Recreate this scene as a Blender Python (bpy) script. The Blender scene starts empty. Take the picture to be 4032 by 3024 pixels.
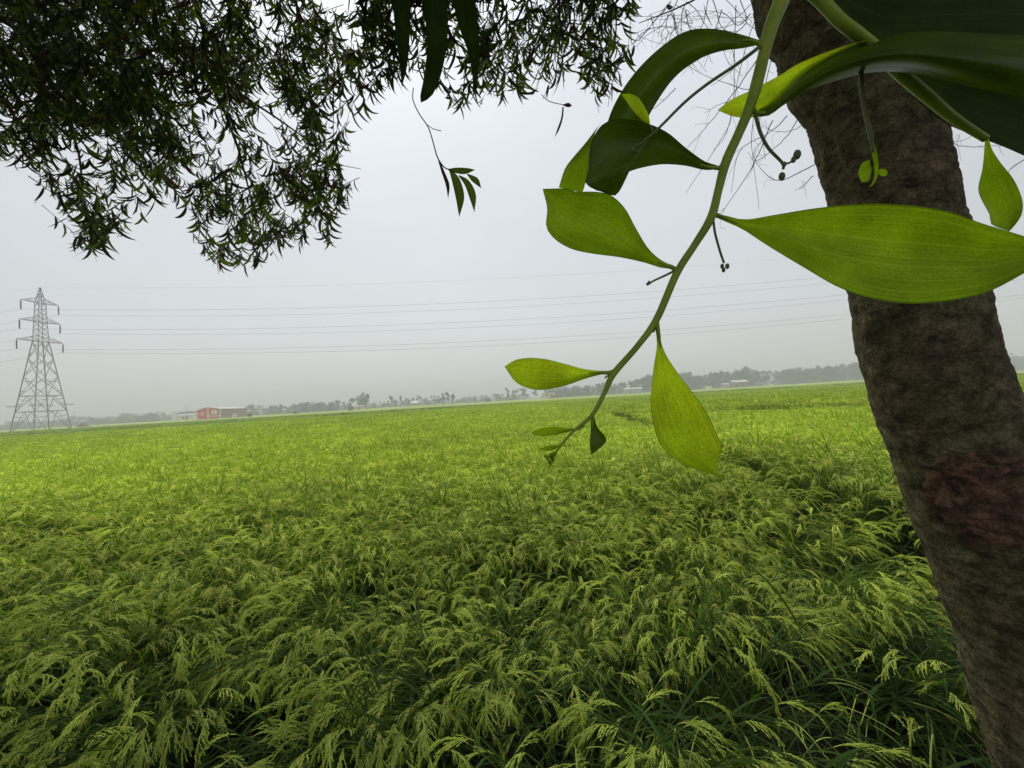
import bpy, math, random
import numpy as np
from mathutils import Vector, Matrix

random.seed(7)
RNG = np.random.default_rng(7)
SC = bpy.context.scene
COL = SC.collection

# ------------------------------------------------------------------ camera
F = 1530.0                      # focal length in photo pixels (4032 wide)
CAM = np.array([0.0, 0.0, 1.95])
n_up = np.array([-0.0585, 1.0, -0.0392]); n_up /= np.linalg.norm(n_up)
fwd = np.array([0.0, 0.0, -1.0]); fwd = fwd - n_up * fwd.dot(n_up); fwd /= np.linalg.norm(fwd)
rgt = np.cross(fwd, n_up)
ROT = np.array([rgt, fwd, n_up])            # camera coordinates -> world
cam_d = bpy.data.cameras.new('camera')
cam_d.sensor_width = 36.0
cam_d.lens = 36.0 * F / 4032.0
cam_d.clip_start = 0.01
cam_d.clip_end = 9000.0
cam = bpy.data.objects.new('camera', cam_d)
COL.objects.link(cam)
M4 = Matrix.Identity(4)
for i in range(3):
    for j in range(3):
        M4[i][j] = ROT[i][j]
    M4[i][3] = CAM[i]
cam.matrix_world = M4
SC.camera = cam

# ------------------------------------------------------------------ sky, sun, exposure
SUN_EL, SUN_AZ = math.radians(62), math.radians(-20)
world = bpy.data.worlds.new("World"); SC.world = world; world.use_nodes = True
nt = world.node_tree; nt.nodes.clear()
def N(t, tree=None, **kw):
    n = (tree or nt).nodes.new(t)
    for k, v in kw.items():
        setattr(n, k, v)
    return n
def L(a, b, tree=None):
    (tree or nt).links.new(a, b)
w_out = N('ShaderNodeOutputWorld')
sky = N('ShaderNodeTexSky', sky_type='NISHITA'); sky.sun_disc = False
sky.sun_elevation = SUN_EL; sky.sun_rotation = SUN_AZ; sky.dust_density = 2.0; sky.air_density = 1.0
hs = N('ShaderNodeHueSaturation'); hs.inputs['Saturation'].default_value = 0.25
L(sky.outputs[0], hs.inputs['Color'])
bg1 = N('ShaderNodeBackground'); bg1.inputs['Strength'].default_value = 0.05
L(hs.outputs[0], bg1.inputs['Color'])
tc = N('ShaderNodeTexCoord'); sp = N('ShaderNodeSeparateXYZ'); L(tc.outputs['Generated'], sp.inputs[0])
cr = N('ShaderNodeValToRGB')               # overcast layer: paler overhead than at the horizon
el = cr.color_ramp.elements
el[0].position = 0.0; el[0].color = (0.31, 0.325, 0.335, 1)
el[1].position = 1.0; el[1].color = (2.1, 2.1, 2.1, 1)
e = el.new(0.25); e.color = (0.35, 0.37, 0.39, 1)
e = el.new(0.5); e.color = (0.41, 0.435, 0.465, 1)
e = el.new(0.72); e.color = (0.48, 0.52, 0.57, 1)
L(sp.outputs['Z'], cr.inputs[0])
cn = N('ShaderNodeTexNoise'); cn.inputs['Scale'].default_value = 1.6; cn.inputs['Detail'].default_value = 4.0
mp = N('ShaderNodeMapping'); mp.inputs['Scale'].default_value = (1, 1, 2.5)
L(tc.outputs['Generated'], mp.inputs[0]); L(mp.outputs[0], cn.inputs['Vector'])
mr = N('ShaderNodeMapRange'); mr.inputs['From Min'].default_value = 0.3; mr.inputs['From Max'].default_value = 0.7
mr.inputs['To Min'].default_value = 0.94; mr.inputs['To Max'].default_value = 1.06
L(cn.outputs[0], mr.inputs[0])
bg2 = N('ShaderNodeBackground'); L(cr.outputs[0], bg2.inputs['Color']); L(mr.outputs[0], bg2.inputs['Strength'])
ad = N('ShaderNodeAddShader'); L(bg1.outputs[0], ad.inputs[0]); L(bg2.outputs[0], ad.inputs[1])
L(ad.outputs[0], w_out.inputs['Surface'])

sun_d = bpy.data.lights.new('sun', 'SUN'); sun_d.energy = 1.5; sun_d.angle = math.radians(30); sun_d.color = (1.0, 0.97, 0.92)
sun = bpy.data.objects.new('sun', sun_d); COL.objects.link(sun)
sd = Vector((math.sin(SUN_AZ) * math.cos(SUN_EL), math.cos(SUN_AZ) * math.cos(SUN_EL), math.sin(SUN_EL)))
sun.rotation_euler = sd.to_track_quat('Z', 'Y').to_euler()
sun.location = (0, 0, 60)

SC.view_settings.view_transform = 'Standard'
SC.view_settings.look = 'None'
SC.view_settings.exposure = 0.22
SC.view_settings.gamma = 1.0
SC.render.engine = 'CYCLES'
SC.cycles.use_denoising = True
SC.cycles.max_bounces = 8
SC.cycles.diffuse_bounces = 3
SC.cycles.transmission_bounces = 5
SC.cycles.transparent_max_bounces = 8
SC.cycles.volume_bounces = 1
SC.cycles.sample_clamp_indirect = 4.0

# ------------------------------------------------------------------ photo pixel <-> world
S = 4032.0 / 2212.0             # first-view pixels -> full pixels
def ray(u, v):
    return ROT @ np.array([(u - 2016) / F, -(v - 1512) / F, -1.0])
def P(x, y, depth):             # first-view pixel at camera depth
    return CAM + ray(x * S, y * S) * depth
def PF(u, v, depth):
    return CAM + ray(u, v) * depth
def horizon(u):
    x = (u - 2016) / F
    return 1512 - F * (0.0585 * x - 0.0392)
def G(u, depth, z=0.0):         # place on the ground seen in column u, so many metres ahead
    r = ray(u, horizon(u)); r = r / r[1]
    return np.array([r[0] * depth, depth, z])
def proj(p):
    c = (np.asarray(p) - CAM) @ ROT          # world -> camera coords
    d = -c[..., 2]
    dd = np.where(np.abs(d) < 1e-6, 1e-6, d)
    return 2016 + F * c[..., 0] / dd, 1512 - F * c[..., 1] / dd, d

# ------------------------------------------------------------------ mesh helpers
class MB:
    def __init__(s):
        s.v = []; s.f = []; s.m = []; s.n = 0; s.uv = []
    def add(s, verts, faces, mat=0, uv=None):
        verts = np.asarray(verts, float).reshape(-1, 3)
        s.v.append(verts)
        for f in faces:
            s.f.append(tuple(int(i) + s.n for i in f)); s.m.append(mat)
        s.uv.append(np.zeros((len(verts), 2)) if uv is None else np.asarray(uv, float))
        s.n += len(verts)
    def quads(s, q, mat=0):      # q: (n,4,3)
        q = np.asarray(q, float)
        k = len(q)
        idx = np.arange(k * 4).reshape(k, 4)
        s.add(q.reshape(-1, 3), idx, mat)
    def box(s, lo, hi, mat=0, fr=None):
        lo = np.array(lo, float); hi = np.array(hi, float)
        c = np.array([[x, y, z] for x in (0, 1) for y in (0, 1) for z in (0, 1)], float)
        v = lo + c * (hi - lo)
        if fr is not None: v = fr(v)
        s.add(v, [(0, 1, 3, 2), (4, 6, 7, 5), (0, 4, 5, 1), (2, 3, 7, 6), (0, 2, 6, 4), (1, 5, 7, 3)], mat)
    def tube(s, pts, rad, n=8, mat=0, cap=True):
        pts = np.asarray(pts, float); rad = np.broadcast_to(np.asarray(rad, float), (len(pts),))
        t = np.gradient(pts, axis=0); t /= np.linalg.norm(t, axis=1)[:, None] + 1e-12
        a = np.array([0, 0, 1.0]) if abs(t[0][2]) < .9 else np.array([1.0, 0, 0])
        b = np.cross(t[0], a); b /= np.linalg.norm(b)
        rings = []; uv = []
        ang = np.arange(n) / n * 2 * math.pi
        for i in range(len(pts)):
            b = b - t[i] * b.dot(t[i]); b /= np.linalg.norm(b) + 1e-12
            c = np.cross(t[i], b)
            rings.append(pts[i] + rad[i] * (np.cos(ang)[:, None] * b + np.sin(ang)[:, None] * c))
            uv += [(k / n, i / len(pts)) for k in range(n)]
        fs = []
        for i in range(len(pts) - 1):
            for k in range(n):
                k2 = (k + 1) % n
                fs.append((i * n + k, i * n + k2, (i + 1) * n + k2, (i + 1) * n + k))
        if cap:
            fs.append(tuple(range(n))[::-1]); fs.append(tuple((len(pts) - 1) * n + k for k in range(n)))
        s.add(np.concatenate(rings), fs, mat, uv)
    def bar(s, a, b, r, mat=0):
        s.tube([a, b], r, 4, mat)
    def mesh(s, name, mats, smooth=True):
        me = bpy.data.meshes.new(name)
        v = np.concatenate(s.v) if s.v else np.zeros((0, 3))
        me.from_pydata(v.tolist(), [], s.f)
        for m in mats: me.materials.append(m)
        me.polygons.foreach_set('material_index', np.array(s.m, dtype=np.int32))
        me.polygons.foreach_set('use_smooth', np.full(len(s.f), smooth))
        uvl = me.uv_layers.new(name='UVMap')
        li = np.empty(len(me.loops), dtype=np.int32); me.loops.foreach_get('vertex_index', li)
        uvl.data.foreach_set('uv', np.concatenate(s.uv)[li].astype(np.float32).ravel())
        me.update()
        return me
    def build(s, name, mats, parent=None, smooth=True, loc=None, link=True):
        if not isinstance(mats, (list, tuple)): mats = [mats]
        me = s.mesh(name, mats, smooth)
        o = bpy.data.objects.new(name, me)
        if link: COL.objects.link(o)
        if parent is not None:
            o.parent = parent
            me.transform(Matrix.Translation(-Vector(parent.matrix_world.translation if False else world_loc(parent))))
        elif loc is not None:
            me.transform(Matrix.Translation(-Vector(loc))); o.location = Vector(loc)
        return o
def world_loc(o):
    v = Vector((0, 0, 0))
    while o is not None:
        v = v + o.location; o = o.parent
    return v
def thing(name, label, cat, loc, group=None):
    o = bpy.data.objects.new(name, None); o.empty_display_size = 0.1
    COL.objects.link(o); o.location = Vector(loc)
    o['label'] = label; o['category'] = cat
    if group: o['group'] = group
    return o
def tag(o, label=None, cat=None, group=None, kind=None):
    if label: o['label'] = label
    if cat: o['category'] = cat
    if group: o['group'] = group
    if kind: o['kind'] = kind
    return o
def smooth_path(pts, n):
    pts = np.asarray(pts, float)
    k = len(pts)
    if k == 2:
        return pts[0] + np.linspace(0, 1, n)[:, None] * (pts[1] - pts[0])
    ext = np.vstack([2 * pts[0] - pts[1], pts, 2 * pts[-1] - pts[-2]])
    seg = np.linalg.norm(np.diff(pts[:, :2] if pts.shape[1] == 2 else pts, axis=0), axis=1)
    cum = np.concatenate([[0], np.cumsum(seg)]); cum /= cum[-1]
    out = []
    for t in np.linspace(0, 1, n):
        i = min(max(np.searchsorted(cum, t, side='right') - 1, 0), k - 2)
        f = (t - cum[i]) / max(cum[i + 1] - cum[i], 1e-9)
        p0, p1, p2, p3 = ext[i], ext[i + 1], ext[i + 2], ext[i + 3]
        out.append(0.5 * ((2 * p1) + (-p0 + p2) * f + (2 * p0 - 5 * p1 + 4 * p2 - p3) * f * f + (-p0 + 3 * p1 - 3 * p2 + p3) * f ** 3))
    return np.array(out)
# cheap smooth value noise
_tab = np.random.default_rng(3).random((256, 256))
def vnoise(x, y):
    x = np.asarray(x, float); y = np.asarray(y, float)
    xi = np.floor(x).astype(int); yi = np.floor(y).astype(int)
    fx = x - xi; fy = y - yi
    fx = fx * fx * (3 - 2 * fx); fy = fy * fy * (3 - 2 * fy)
    g = lambda a, b: _tab[a % 256, b % 256]
    return (g(xi, yi) * (1 - fx) + g(xi + 1, yi) * fx) * (1 - fy) + (g(xi, yi + 1) * (1 - fx) + g(xi + 1, yi + 1) * fx) * fy
def inpoly(x, y, poly):
    x = np.asarray(x); y = np.asarray(y); r = np.zeros(x.shape, bool)
    px, py = np.array(poly).T
    j = len(px) - 1
    for i in range(len(px)):
        c = ((py[i] > y) != (py[j] > y)) & (x < (px[j] - px[i]) * (y - py[i]) / (py[j] - py[i] + 1e-12) + px[i])
        r ^= c; j = i
    return r

# ------------------------------------------------------------------ materials
def mat(name, col=(0.5, 0.5, 0.5), rough=0.7, var=0.0, scale=5.0, col2=None, bump=0.0, bump_scale=None, detail=4.0, spec=0.3, coord='Object', metallic=0.0):
    m = bpy.data.materials.new(name); m.use_nodes = True
    t = m.node_tree; b = t.nodes['Principled BSDF']
    b.inputs['Roughness'].default_value = rough
    b.inputs['Specular IOR Level'].default_value = spec
    b.inputs['Metallic'].default_value = metallic
    b.inputs['Base Color'].default_value = (*col, 1)
    if col2 is not None or bump:
        c = N('ShaderNodeTexCoord', t)
        nz = N('ShaderNodeTexNoise', t); nz.inputs['Scale'].default_value = scale; nz.inputs['Detail'].default_value = detail
        L(c.outputs[coord], nz.inputs['Vector'], t)
        if col2 is not None:
            r = N('ShaderNodeValToRGB', t)
            r.color_ramp.elements[0].position = 0.35; r.color_ramp.elements[0].color = (*col, 1)
            r.color_ramp.elements[1].position = 0.65; r.color_ramp.elements[1].color = (*col2, 1)
            L(nz.outputs[0], r.inputs[0], t); L(r.outputs[0], b.inputs['Base Color'], t)
        if bump:
            nb = N('ShaderNodeTexNoise', t); nb.inputs['Scale'].default_value = bump_scale or scale * 3; nb.inputs['Detail'].default_value = 6
            L(c.outputs[coord], nb.inputs['Vector'], t)
            bp = N('ShaderNodeBump', t); bp.inputs['Strength'].default_value = bump; bp.inputs['Distance'].default_value = 0.02
            L(nb.outputs[0], bp.inputs['Height'], t); L(bp.outputs[0], b.inputs['Normal'], t)
    return m
def plant_mat(name, col, trans_col, mix=0.4, rough=0.5, tint=False, spec=0.3, scale=3.0, rand=0.25, col_b=None):
    """leaf-like surface: principled + translucent, varied per place and (for instances) per plant"""
    m = bpy.data.materials.new(name); m.use_nodes = True
    t = m.node_tree; b = t.nodes['Principled BSDF']; o = t.nodes['Material Output']
    b.inputs['Roughness'].default_value = rough; b.inputs['Specular IOR Level'].default_value = spec
    c = N('ShaderNodeTexCoord', t)
    nz = N('ShaderNodeTexNoise', t); nz.inputs['Scale'].default_value = scale; nz.inputs['Detail'].default_value = 3
    L(c.outputs['Object'], nz.inputs['Vector'], t)
    mrn = N('ShaderNodeMapRange', t); mrn.inputs['From Min'].default_value = .3; mrn.inputs['From Max'].default_value = .7
    mrn.inputs['To Min'].default_value = 1 - rand; mrn.inputs['To Max'].default_value = 1 + rand
    L(nz.outputs[0], mrn.inputs[0], t)
    val = mrn.outputs[0]
    if tint:
        at = N('ShaderNodeAttribute', t); at.attribute_type = 'INSTANCER'; at.attribute_name = 'tint'
        mu = N('ShaderNodeMath', t, operation='MULTIPLY'); L(val, mu.inputs[0], t); L(at.outputs['Fac'], mu.inputs[1], t)
        val = mu.outputs[0]
    def scaled(cc):
        v = N('ShaderNodeVectorMath', t, operation='SCALE'); v.inputs[0].default_value = cc
        L(val, v.inputs['Scale'], t); return v.outputs[0]
    ca = scaled(col)
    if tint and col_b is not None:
        oi = N('ShaderNodeAttribute', t); oi.attribute_type = 'INSTANCER'; oi.attribute_name = 'far_tone'  # per-plant mix towards the brighter, yellower colour, rising with distance
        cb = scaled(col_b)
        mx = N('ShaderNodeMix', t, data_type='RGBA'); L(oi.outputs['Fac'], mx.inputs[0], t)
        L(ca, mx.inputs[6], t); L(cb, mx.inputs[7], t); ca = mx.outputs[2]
    L(ca, b.inputs['Base Color'], t)
    tr = N('ShaderNodeBsdfTranslucent', t); L(scaled(trans_col), tr.inputs['Color'], t)
    ms = N('ShaderNodeMixShader', t); ms.inputs[0].default_value = mix
    L(b.outputs[0], ms.inputs[1], t); L(tr.outputs[0], ms.inputs[2], t); L(ms.outputs[0], o.inputs['Surface'], t)
    return m
def vein_leaf_mat(name, col, trans_col, vein, mix=0.5, rough=0.38, nv=9.0, spec=0.4):
    """broad phyllode: long parallel veins along the leaf (UV v runs across it)"""
    m = bpy.data.materials.new(name); m.use_nodes = True
    t = m.node_tree; b = t.nodes['Principled BSDF']; o = t.nodes['Material Output']
    b.inputs['Roughness'].default_value = rough; b.inputs['Specular IOR Level'].default_value = spec
    uv = N('ShaderNodeUVMap', t); s = N('ShaderNodeSeparateXYZ', t); L(uv.outputs[0], s.inputs[0], t)
    c = N('ShaderNodeTexCoord', t)
    def veins(n, width):
        a = N('ShaderNodeMath', t, operation='MULTIPLY'); L(s.outputs['Y'], a.inputs[0], t); a.inputs[1].default_value = n
        f = N('ShaderNodeMath', t, operation='FRACT'); L(a.outputs[0], f.inputs[0], t)
        d = N('ShaderNodeMath', t, operation='SUBTRACT'); L(f.outputs[0], d.inputs[0], t); d.inputs[1].default_value = 0.5
        ab = N('ShaderNodeMath', t, operation='ABSOLUTE'); L(d.outputs[0], ab.inputs[0], t)
        r = N('ShaderNodeMapRange', t); r.inputs['From Min'].default_value = 0; r.inputs['From Max'].default_value = width
        r.inputs['To Min'].default_value = 1; r.inputs['To Max'].default_value = 0
        L(ab.outputs[0], r.inputs[0], t); return r.outputs[0]
    uvs = N('ShaderNodeMapping', t); uvs.inputs['Scale'].default_value = (1.6, 22, 1); L(uv.outputs[0], uvs.inputs[0], t)
    ns = N('ShaderNodeTexNoise', t); ns.inputs['Scale'].default_value = 1.0; ns.inputs['Detail'].default_value = 4; L(uvs.outputs[0], ns.inputs['Vector'], t)
    st = N('ShaderNodeMapRange', t); st.inputs['From Min'].default_value = .3; st.inputs['From Max'].default_value = .7
    st.inputs['To Min'].default_value = .87; st.inputs['To Max'].default_value = 1.13; L(ns.outputs[0], st.inputs[0], t)
    ec = N('ShaderNodeMath', t, operation='SUBTRACT'); L(s.outputs['Y'], ec.inputs[0], t); ec.inputs[1].default_value = .5
    ea = N('ShaderNodeMath', t, operation='ABSOLUTE'); L(ec.outputs[0], ea.inputs[0], t)
    em = N('ShaderNodeMapRange', t); em.inputs['From Min'].default_value = .475; em.inputs['From Max'].default_value = .497
    em.inputs['To Min'].default_value = 1; em.inputs['To Max'].default_value = .45; L(ea.outputs[0], em.inputs[0], t)
    v1 = veins(4.0, 0.05); v2 = veins(26.0, 0.35)
    nz = N('ShaderNodeTexNoise', t); nz.inputs['Scale'].default_value = 28; nz.inputs['Detail'].default_value = 5
    L(c.outputs['Object'], nz.inputs['Vector'], t)
    nf = N('ShaderNodeTexNoise', t); nf.inputs['Scale'].default_value = 700; nf.inputs['Detail'].default_value = 2
    L(c.outputs['Object'], nf.inputs['Vector'], t)
    blot = N('ShaderNodeMapRange', t); blot.inputs['From Min'].default_value = .35; blot.inputs['From Max'].default_value = .65
    blot.inputs['To Min'].default_value = 0.78; blot.inputs['To Max'].default_value = 1.2; L(nz.outputs[0], blot.inputs[0], t)
    fine = N('ShaderNodeMapRange', t); fine.inputs['From Min'].default_value = .3; fine.inputs['From Max'].default_value = .7
    fine.inputs['To Min'].default_value = 0.85; fine.inputs['To Max'].default_value = 1.15; L(nf.outputs[0], fine.inputs[0], t)
    m0 = N('ShaderNodeMath', t, operation='MULTIPLY'); L(blot.outputs[0], m0.inputs[0], t); L(fine.outputs[0], m0.inputs[1], t)
    m1 = N('ShaderNodeMath', t, operation='MULTIPLY'); L(m0.outputs[0], m1.inputs[0], t); L(st.outputs[0], m1.inputs[1], t)
    mm = N('ShaderNodeMath', t, operation='MULTIPLY'); L(m1.outputs[0], mm.inputs[0], t); L(em.outputs[0], mm.inputs[1], t)
    va = N('ShaderNodeMath', t, operation='MULTIPLY_ADD'); L(v2, va.inputs[0], t); va.inputs[1].default_value = -0.12; L(mm.outputs[0], va.inputs[2], t)
    def colr(cc):
        sc = N('ShaderNodeVectorMath', t, operation='SCALE'); sc.inputs[0].default_value = cc; L(va.outputs[0], sc.inputs['Scale'], t)
        mx = N('ShaderNodeMix', t, data_type='RGBA'); vm = N('ShaderNodeMath', t, operation='MULTIPLY')
        L(v1, vm.inputs[0], t); vm.inputs[1].default_value = 0.45
        L(vm.outputs[0], mx.inputs[0], t); L(sc.outputs[0], mx.inputs[6], t); mx.inputs[7].default_value = (*vein, 1)
        return mx.outputs[2]
    L(colr(col), b.inputs['Base Color'], t)
    tr = N('ShaderNodeBsdfTranslucent', t); L(colr(trans_col), tr.inputs['Color'], t)
    bp = N('ShaderNodeBump', t); bp.inputs['Strength'].default_value = 0.25; bp.inputs['Distance'].default_value = 0.0006
    L(v1, bp.inputs['Height'], t); L(bp.outputs[0], b.inputs['Normal'], t)
    ms = N('ShaderNodeMixShader', t); ms.inputs[0].default_value = mix
    L(b.outputs[0], ms.inputs[1], t); L(tr.outputs[0], ms.inputs[2], t); L(ms.outputs[0], o.inputs['Surface'], t)
    return m

M_soil = mat('wet_soil', (0.011, 0.010, 0.006), 0.95, scale=2.0, col2=(0.020, 0.017, 0.010), bump=0.4)
M_grain = plant_mat('rice_grain', (0.48, 0.57, 0.090), (0.45, 0.57, 0.045), 0.3, 0.6, tint=True, col_b=(0.62, 0.67, 0.07))
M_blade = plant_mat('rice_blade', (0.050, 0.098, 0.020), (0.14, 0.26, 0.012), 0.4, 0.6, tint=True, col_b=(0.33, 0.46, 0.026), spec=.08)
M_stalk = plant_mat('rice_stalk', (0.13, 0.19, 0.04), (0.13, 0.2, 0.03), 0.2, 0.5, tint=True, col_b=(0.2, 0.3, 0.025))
M_canopy = mat('far_rice', (0.15, 0.21, 0.016), 0.8, scale=0.5, col2=(0.20, 0.27, 0.022), bump=0.6, bump_scale=3.0, detail=8)
M_bund = mat('bund_grass', (0.07, 0.12, 0.015), 0.9, scale=1.5, col2=(0.12, 0.17, 0.03), bump=0.5)
M_leaf_dark = plant_mat('acacia_leaf', (0.022, 0.034, 0.010), (0.045, 0.075, 0.008), 0.35, 0.42, scale=2.5, rand=0.45)
M_leaf_mid = plant_mat('acacia_leaf_green', (0.045, 0.070, 0.014), (0.16, 0.24, 0.014), 0.45, 0.42, scale=2.5, rand=0.4)
M_leaf_dry = plant_mat('acacia_leaf_dry', (0.07, 0.035, 0.02), (0.08, 0.03, 0.012), 0.3, 0.6, scale=2.5, rand=0.3)
M_twig = mat('dark_twig', (0.030, 0.024, 0.018), 0.8, scale=20, col2=(0.05, 0.04, 0.03))
M_bright = vein_leaf_mat('bright_phyllode', (0.16, 0.21, 0.006), (0.78, 1.0, 0.02), (0.85, 1.0, 0.08), 0.85, spec=.2)  # brighter leaf copy: light on the open leaves put into the colour
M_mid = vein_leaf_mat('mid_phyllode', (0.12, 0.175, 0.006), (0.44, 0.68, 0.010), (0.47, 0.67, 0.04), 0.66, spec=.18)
M_shaded = vein_leaf_mat('shaded_phyllode', (0.055, 0.095, 0.006), (0.13, 0.22, 0.005), (0.15, 0.22, 0.02), 0.4, rough=0.3, spec=.25)  # darker leaf copy: shade on covered, down-facing leaves put into the colour
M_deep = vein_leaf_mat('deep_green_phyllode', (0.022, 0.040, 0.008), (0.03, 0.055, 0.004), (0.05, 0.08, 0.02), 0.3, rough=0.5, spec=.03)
M_stem = mat('green_stem', (0.20, 0.28, 0.022), 0.5, scale=60, col2=(0.28, 0.36, 0.035), bump=0.1, bump_scale=400)
M_bud = mat('bud_stalk', (0.10, 0.13, 0.035), 0.6, scale=60, col2=(0.14, 0.17, 0.06))
M_crown_far = plant_mat('far_crown', (0.030, 0.068, 0.050), (0.03, 0.08, 0.05), 0.25, 0.7, scale=0.25, rand=0.3)
M_crown_far2 = plant_mat('far_crown_light', (0.07, 0.10, 0.03), (0.07, 0.1, 0.02), 0.25, 0.7, scale=0.25, rand=0.3)
M_trunk_far = mat('far_trunk', (0.10, 0.085, 0.06), 0.9, scale=2, col2=(0.14, 0.12, 0.09))
M_steel = mat('galvanised_steel', (0.23, 0.195, 0.205), 0.6, scale=1.0, col2=(0.28, 0.245, 0.255), metallic=0.0)
M_insul = mat('brown_porcelain', (0.09, 0.035, 0.04), 0.35)
M_wire = mat('aluminium_wire', (0.13, 0.12, 0.13), 0.6)
M_red = mat('red_paint', (0.60, 0.018, 0.03), 0.6, scale=0.7, col2=(0.68, 0.03, 0.045))
M_white = mat('white_paint', (0.75, 0.70, 0.66), 0.6, scale=0.8, col2=(0.66, 0.62, 0.6))
M_cream = mat('cream_paint', (0.70, 0.50, 0.45), 0.7, scale=0.6, col2=(0.62, 0.42, 0.38))
M_brick = mat('grey_brown_brick', (0.20, 0.135, 0.10), 0.9, scale=1.2, col2=(0.28, 0.20, 0.155), bump=0.5)
M_tin = mat('tin_roof', (0.42, 0.43, 0.43), 0.45, scale=0.6, col2=(0.32, 0.31, 0.30))
M_dark = mat('dark_opening', (0.03, 0.03, 0.035), 0.6)
M_blue = mat('blue_grey_paint', (0.12, 0.16, 0.28), 0.6)
M_earth = mat('bare_earth', (0.085, 0.062, 0.046), 0.95, scale=1.0, col2=(0.12, 0.09, 0.068))
M_conc = mat('concrete', (0.36, 0.35, 0.33), 0.8, scale=1.0, col2=(0.30, 0.29, 0.28))
M_wood = mat('weathered_wood', (0.12, 0.08, 0.055), 0.9, scale=2, col2=(0.18, 0.13, 0.09))

def bark_material():
    m = bpy.data.materials.new('bark'); m.use_nodes = True
    t = m.node_tree; b = t.nodes['Principled BSDF']
    b.inputs['Roughness'].default_value = 0.85; b.inputs['Specular IOR Level'].default_value = 0.2
    c = N('ShaderNodeTexCoord', t)
    mpn = N('ShaderNodeMapping', t); mpn.inputs['Scale'].default_value = (1, 1, 1.25)
    L(c.outputs['Object'], mpn.inputs[0], t)
    n1 = N('ShaderNodeTexNoise', t); n1.inputs['Scale'].default_value = 17; n1.inputs['Detail'].default_value = 9; n1.inputs['Roughness'].default_value = .68
    n1.inputs['Distortion'].default_value = .25
    L(mpn.outputs[0], n1.inputs['Vector'], t)
    n2 = N('ShaderNodeTexNoise', t); n2.inputs['Scale'].default_value = 5; n2.inputs['Detail'].default_value = 5
    L(c.outputs['Object'], n2.inputs['Vector'], t)
    r1 = N('ShaderNodeValToRGB', t)
    e = r1.color_ramp.elements
    e[0].position = .36; e[0].color = (0.055, 0.042, 0.025, 1)
    e[1].position = .70; e[1].color = (0.32, 0.245, 0.16, 1)
    x = e.new(.5); x.color = (0.150, 0.115, 0.070, 1)
    L(n1.outputs[0], r1.inputs[0], t)
    r2 = N('ShaderNodeValToRGB', t)        # mossy / ruddy patches
    e = r2.color_ramp.elements
    e[0].position = .38; e[0].color = (0.90, 1.02, 0.80, 1)
    e[1].position = .66; e[1].color = (1.05, 0.97, 0.92, 1)
    L(n2.outputs[0], r2.inputs[0], t)
    mx = N('ShaderNodeMix', t, data_type='RGBA', blend_type='MULTIPLY'); mx.inputs[0].default_value = 1
    L(r1.outputs[0], mx.inputs[6], t); L(r2.outputs[0], mx.inputs[7], t)
    at = N('ShaderNodeAttribute', t); at.attribute_name = 'scar'
    vd = N('ShaderNodeVectorMath', t, operation='MULTIPLY_ADD'); L(n2.outputs[1], vd.inputs[0], t); vd.inputs[1].default_value = (.30, .30, .16); L(c.outputs['Object'], vd.inputs[2], t)
    vo = N('ShaderNodeTexVoronoi', t); vo.feature = 'DISTANCE_TO_EDGE'; vo.inputs['Scale'].default_value = 19; L(vd.outputs[0], vo.inputs['Vector'], t)
    ck = N('ShaderNodeMapRange', t); ck.inputs['From Min'].default_value = 0.0; ck.inputs['From Max'].default_value = .05; ck.inputs['To Min'].default_value = .66; ck.inputs['To Max'].default_value = 1
    L(vo.outputs[0], ck.inputs[0], t)
    n4 = N('ShaderNodeTexNoise', t); n4.inputs['Scale'].default_value = 110; n4.inputs['Detail'].default_value = 4; L(mpn.outputs[0], n4.inputs['Vector'], t)
    f4 = N('ShaderNodeMapRange', t); f4.inputs['From Min'].default_value = .35; f4.inputs['From Max'].default_value = .65; f4.inputs['To Min'].default_value = .68; f4.inputs['To Max'].default_value = 1.34
    L(n4.outputs[0], f4.inputs[0], t)
    cf = N('ShaderNodeMath', t, operation='MULTIPLY'); L(ck.outputs[0], cf.inputs[0], t); L(f4.outputs[0], cf.inputs[1], t)
    m2 = N('ShaderNodeMix', t, data_type='RGBA'); L(at.outputs['Fac'], m2.inputs[0], t)
    r3 = N('ShaderNodeValToRGB', t)
    r3.color_ramp.elements[0].position = .35; r3.color_ramp.elements[0].color = (0.05, 0.028, 0.02, 1)
    r3.color_ramp.elements[1].position = .72; r3.color_ramp.elements[1].color = (0.36, 0.185, 0.12, 1)
    L(n1.outputs[0], r3.inputs[0], t)
    L(mx.outputs[2], m2.inputs[6], t); L(r3.outputs[0], m2.inputs[7], t)
    sc2 = N('ShaderNodeVectorMath', t, operation='SCALE'); L(m2.outputs[2], sc2.inputs[0], t); L(cf.outputs[0], sc2.inputs['Scale'], t)
    L(sc2.outputs[0], b.inputs['Base Color'], t)
    n3 = N('ShaderNodeTexNoise', t); n3.inputs['Scale'].default_value = 60; n3.inputs['Detail'].default_value = 8
    L(mpn.outputs[0], n3.inputs['Vector'], t)
    sm = N('ShaderNodeMath', t, operation='MULTIPLY_ADD'); L(n3.outputs[0], sm.inputs[0], t); sm.inputs[1].default_value = .35; L(n1.outputs[0], sm.inputs[2], t)
    sm2 = N('ShaderNodeMath', t, operation='MULTIPLY_ADD'); L(ck.outputs[0], sm2.inputs[0], t); sm2.inputs[1].default_value = .12; L(sm.outputs[0], sm2.inputs[2], t); sm = sm2
    bp = N('ShaderNodeBump', t); bp.inputs['Strength'].default_value = 1.0; bp.inputs['Distance'].default_value = .03
    L(sm.outputs[0], bp.inputs['Height'], t); L(bp.outputs[0], b.inputs['Normal'], t)
    return m
M_bark = bark_material()

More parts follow.
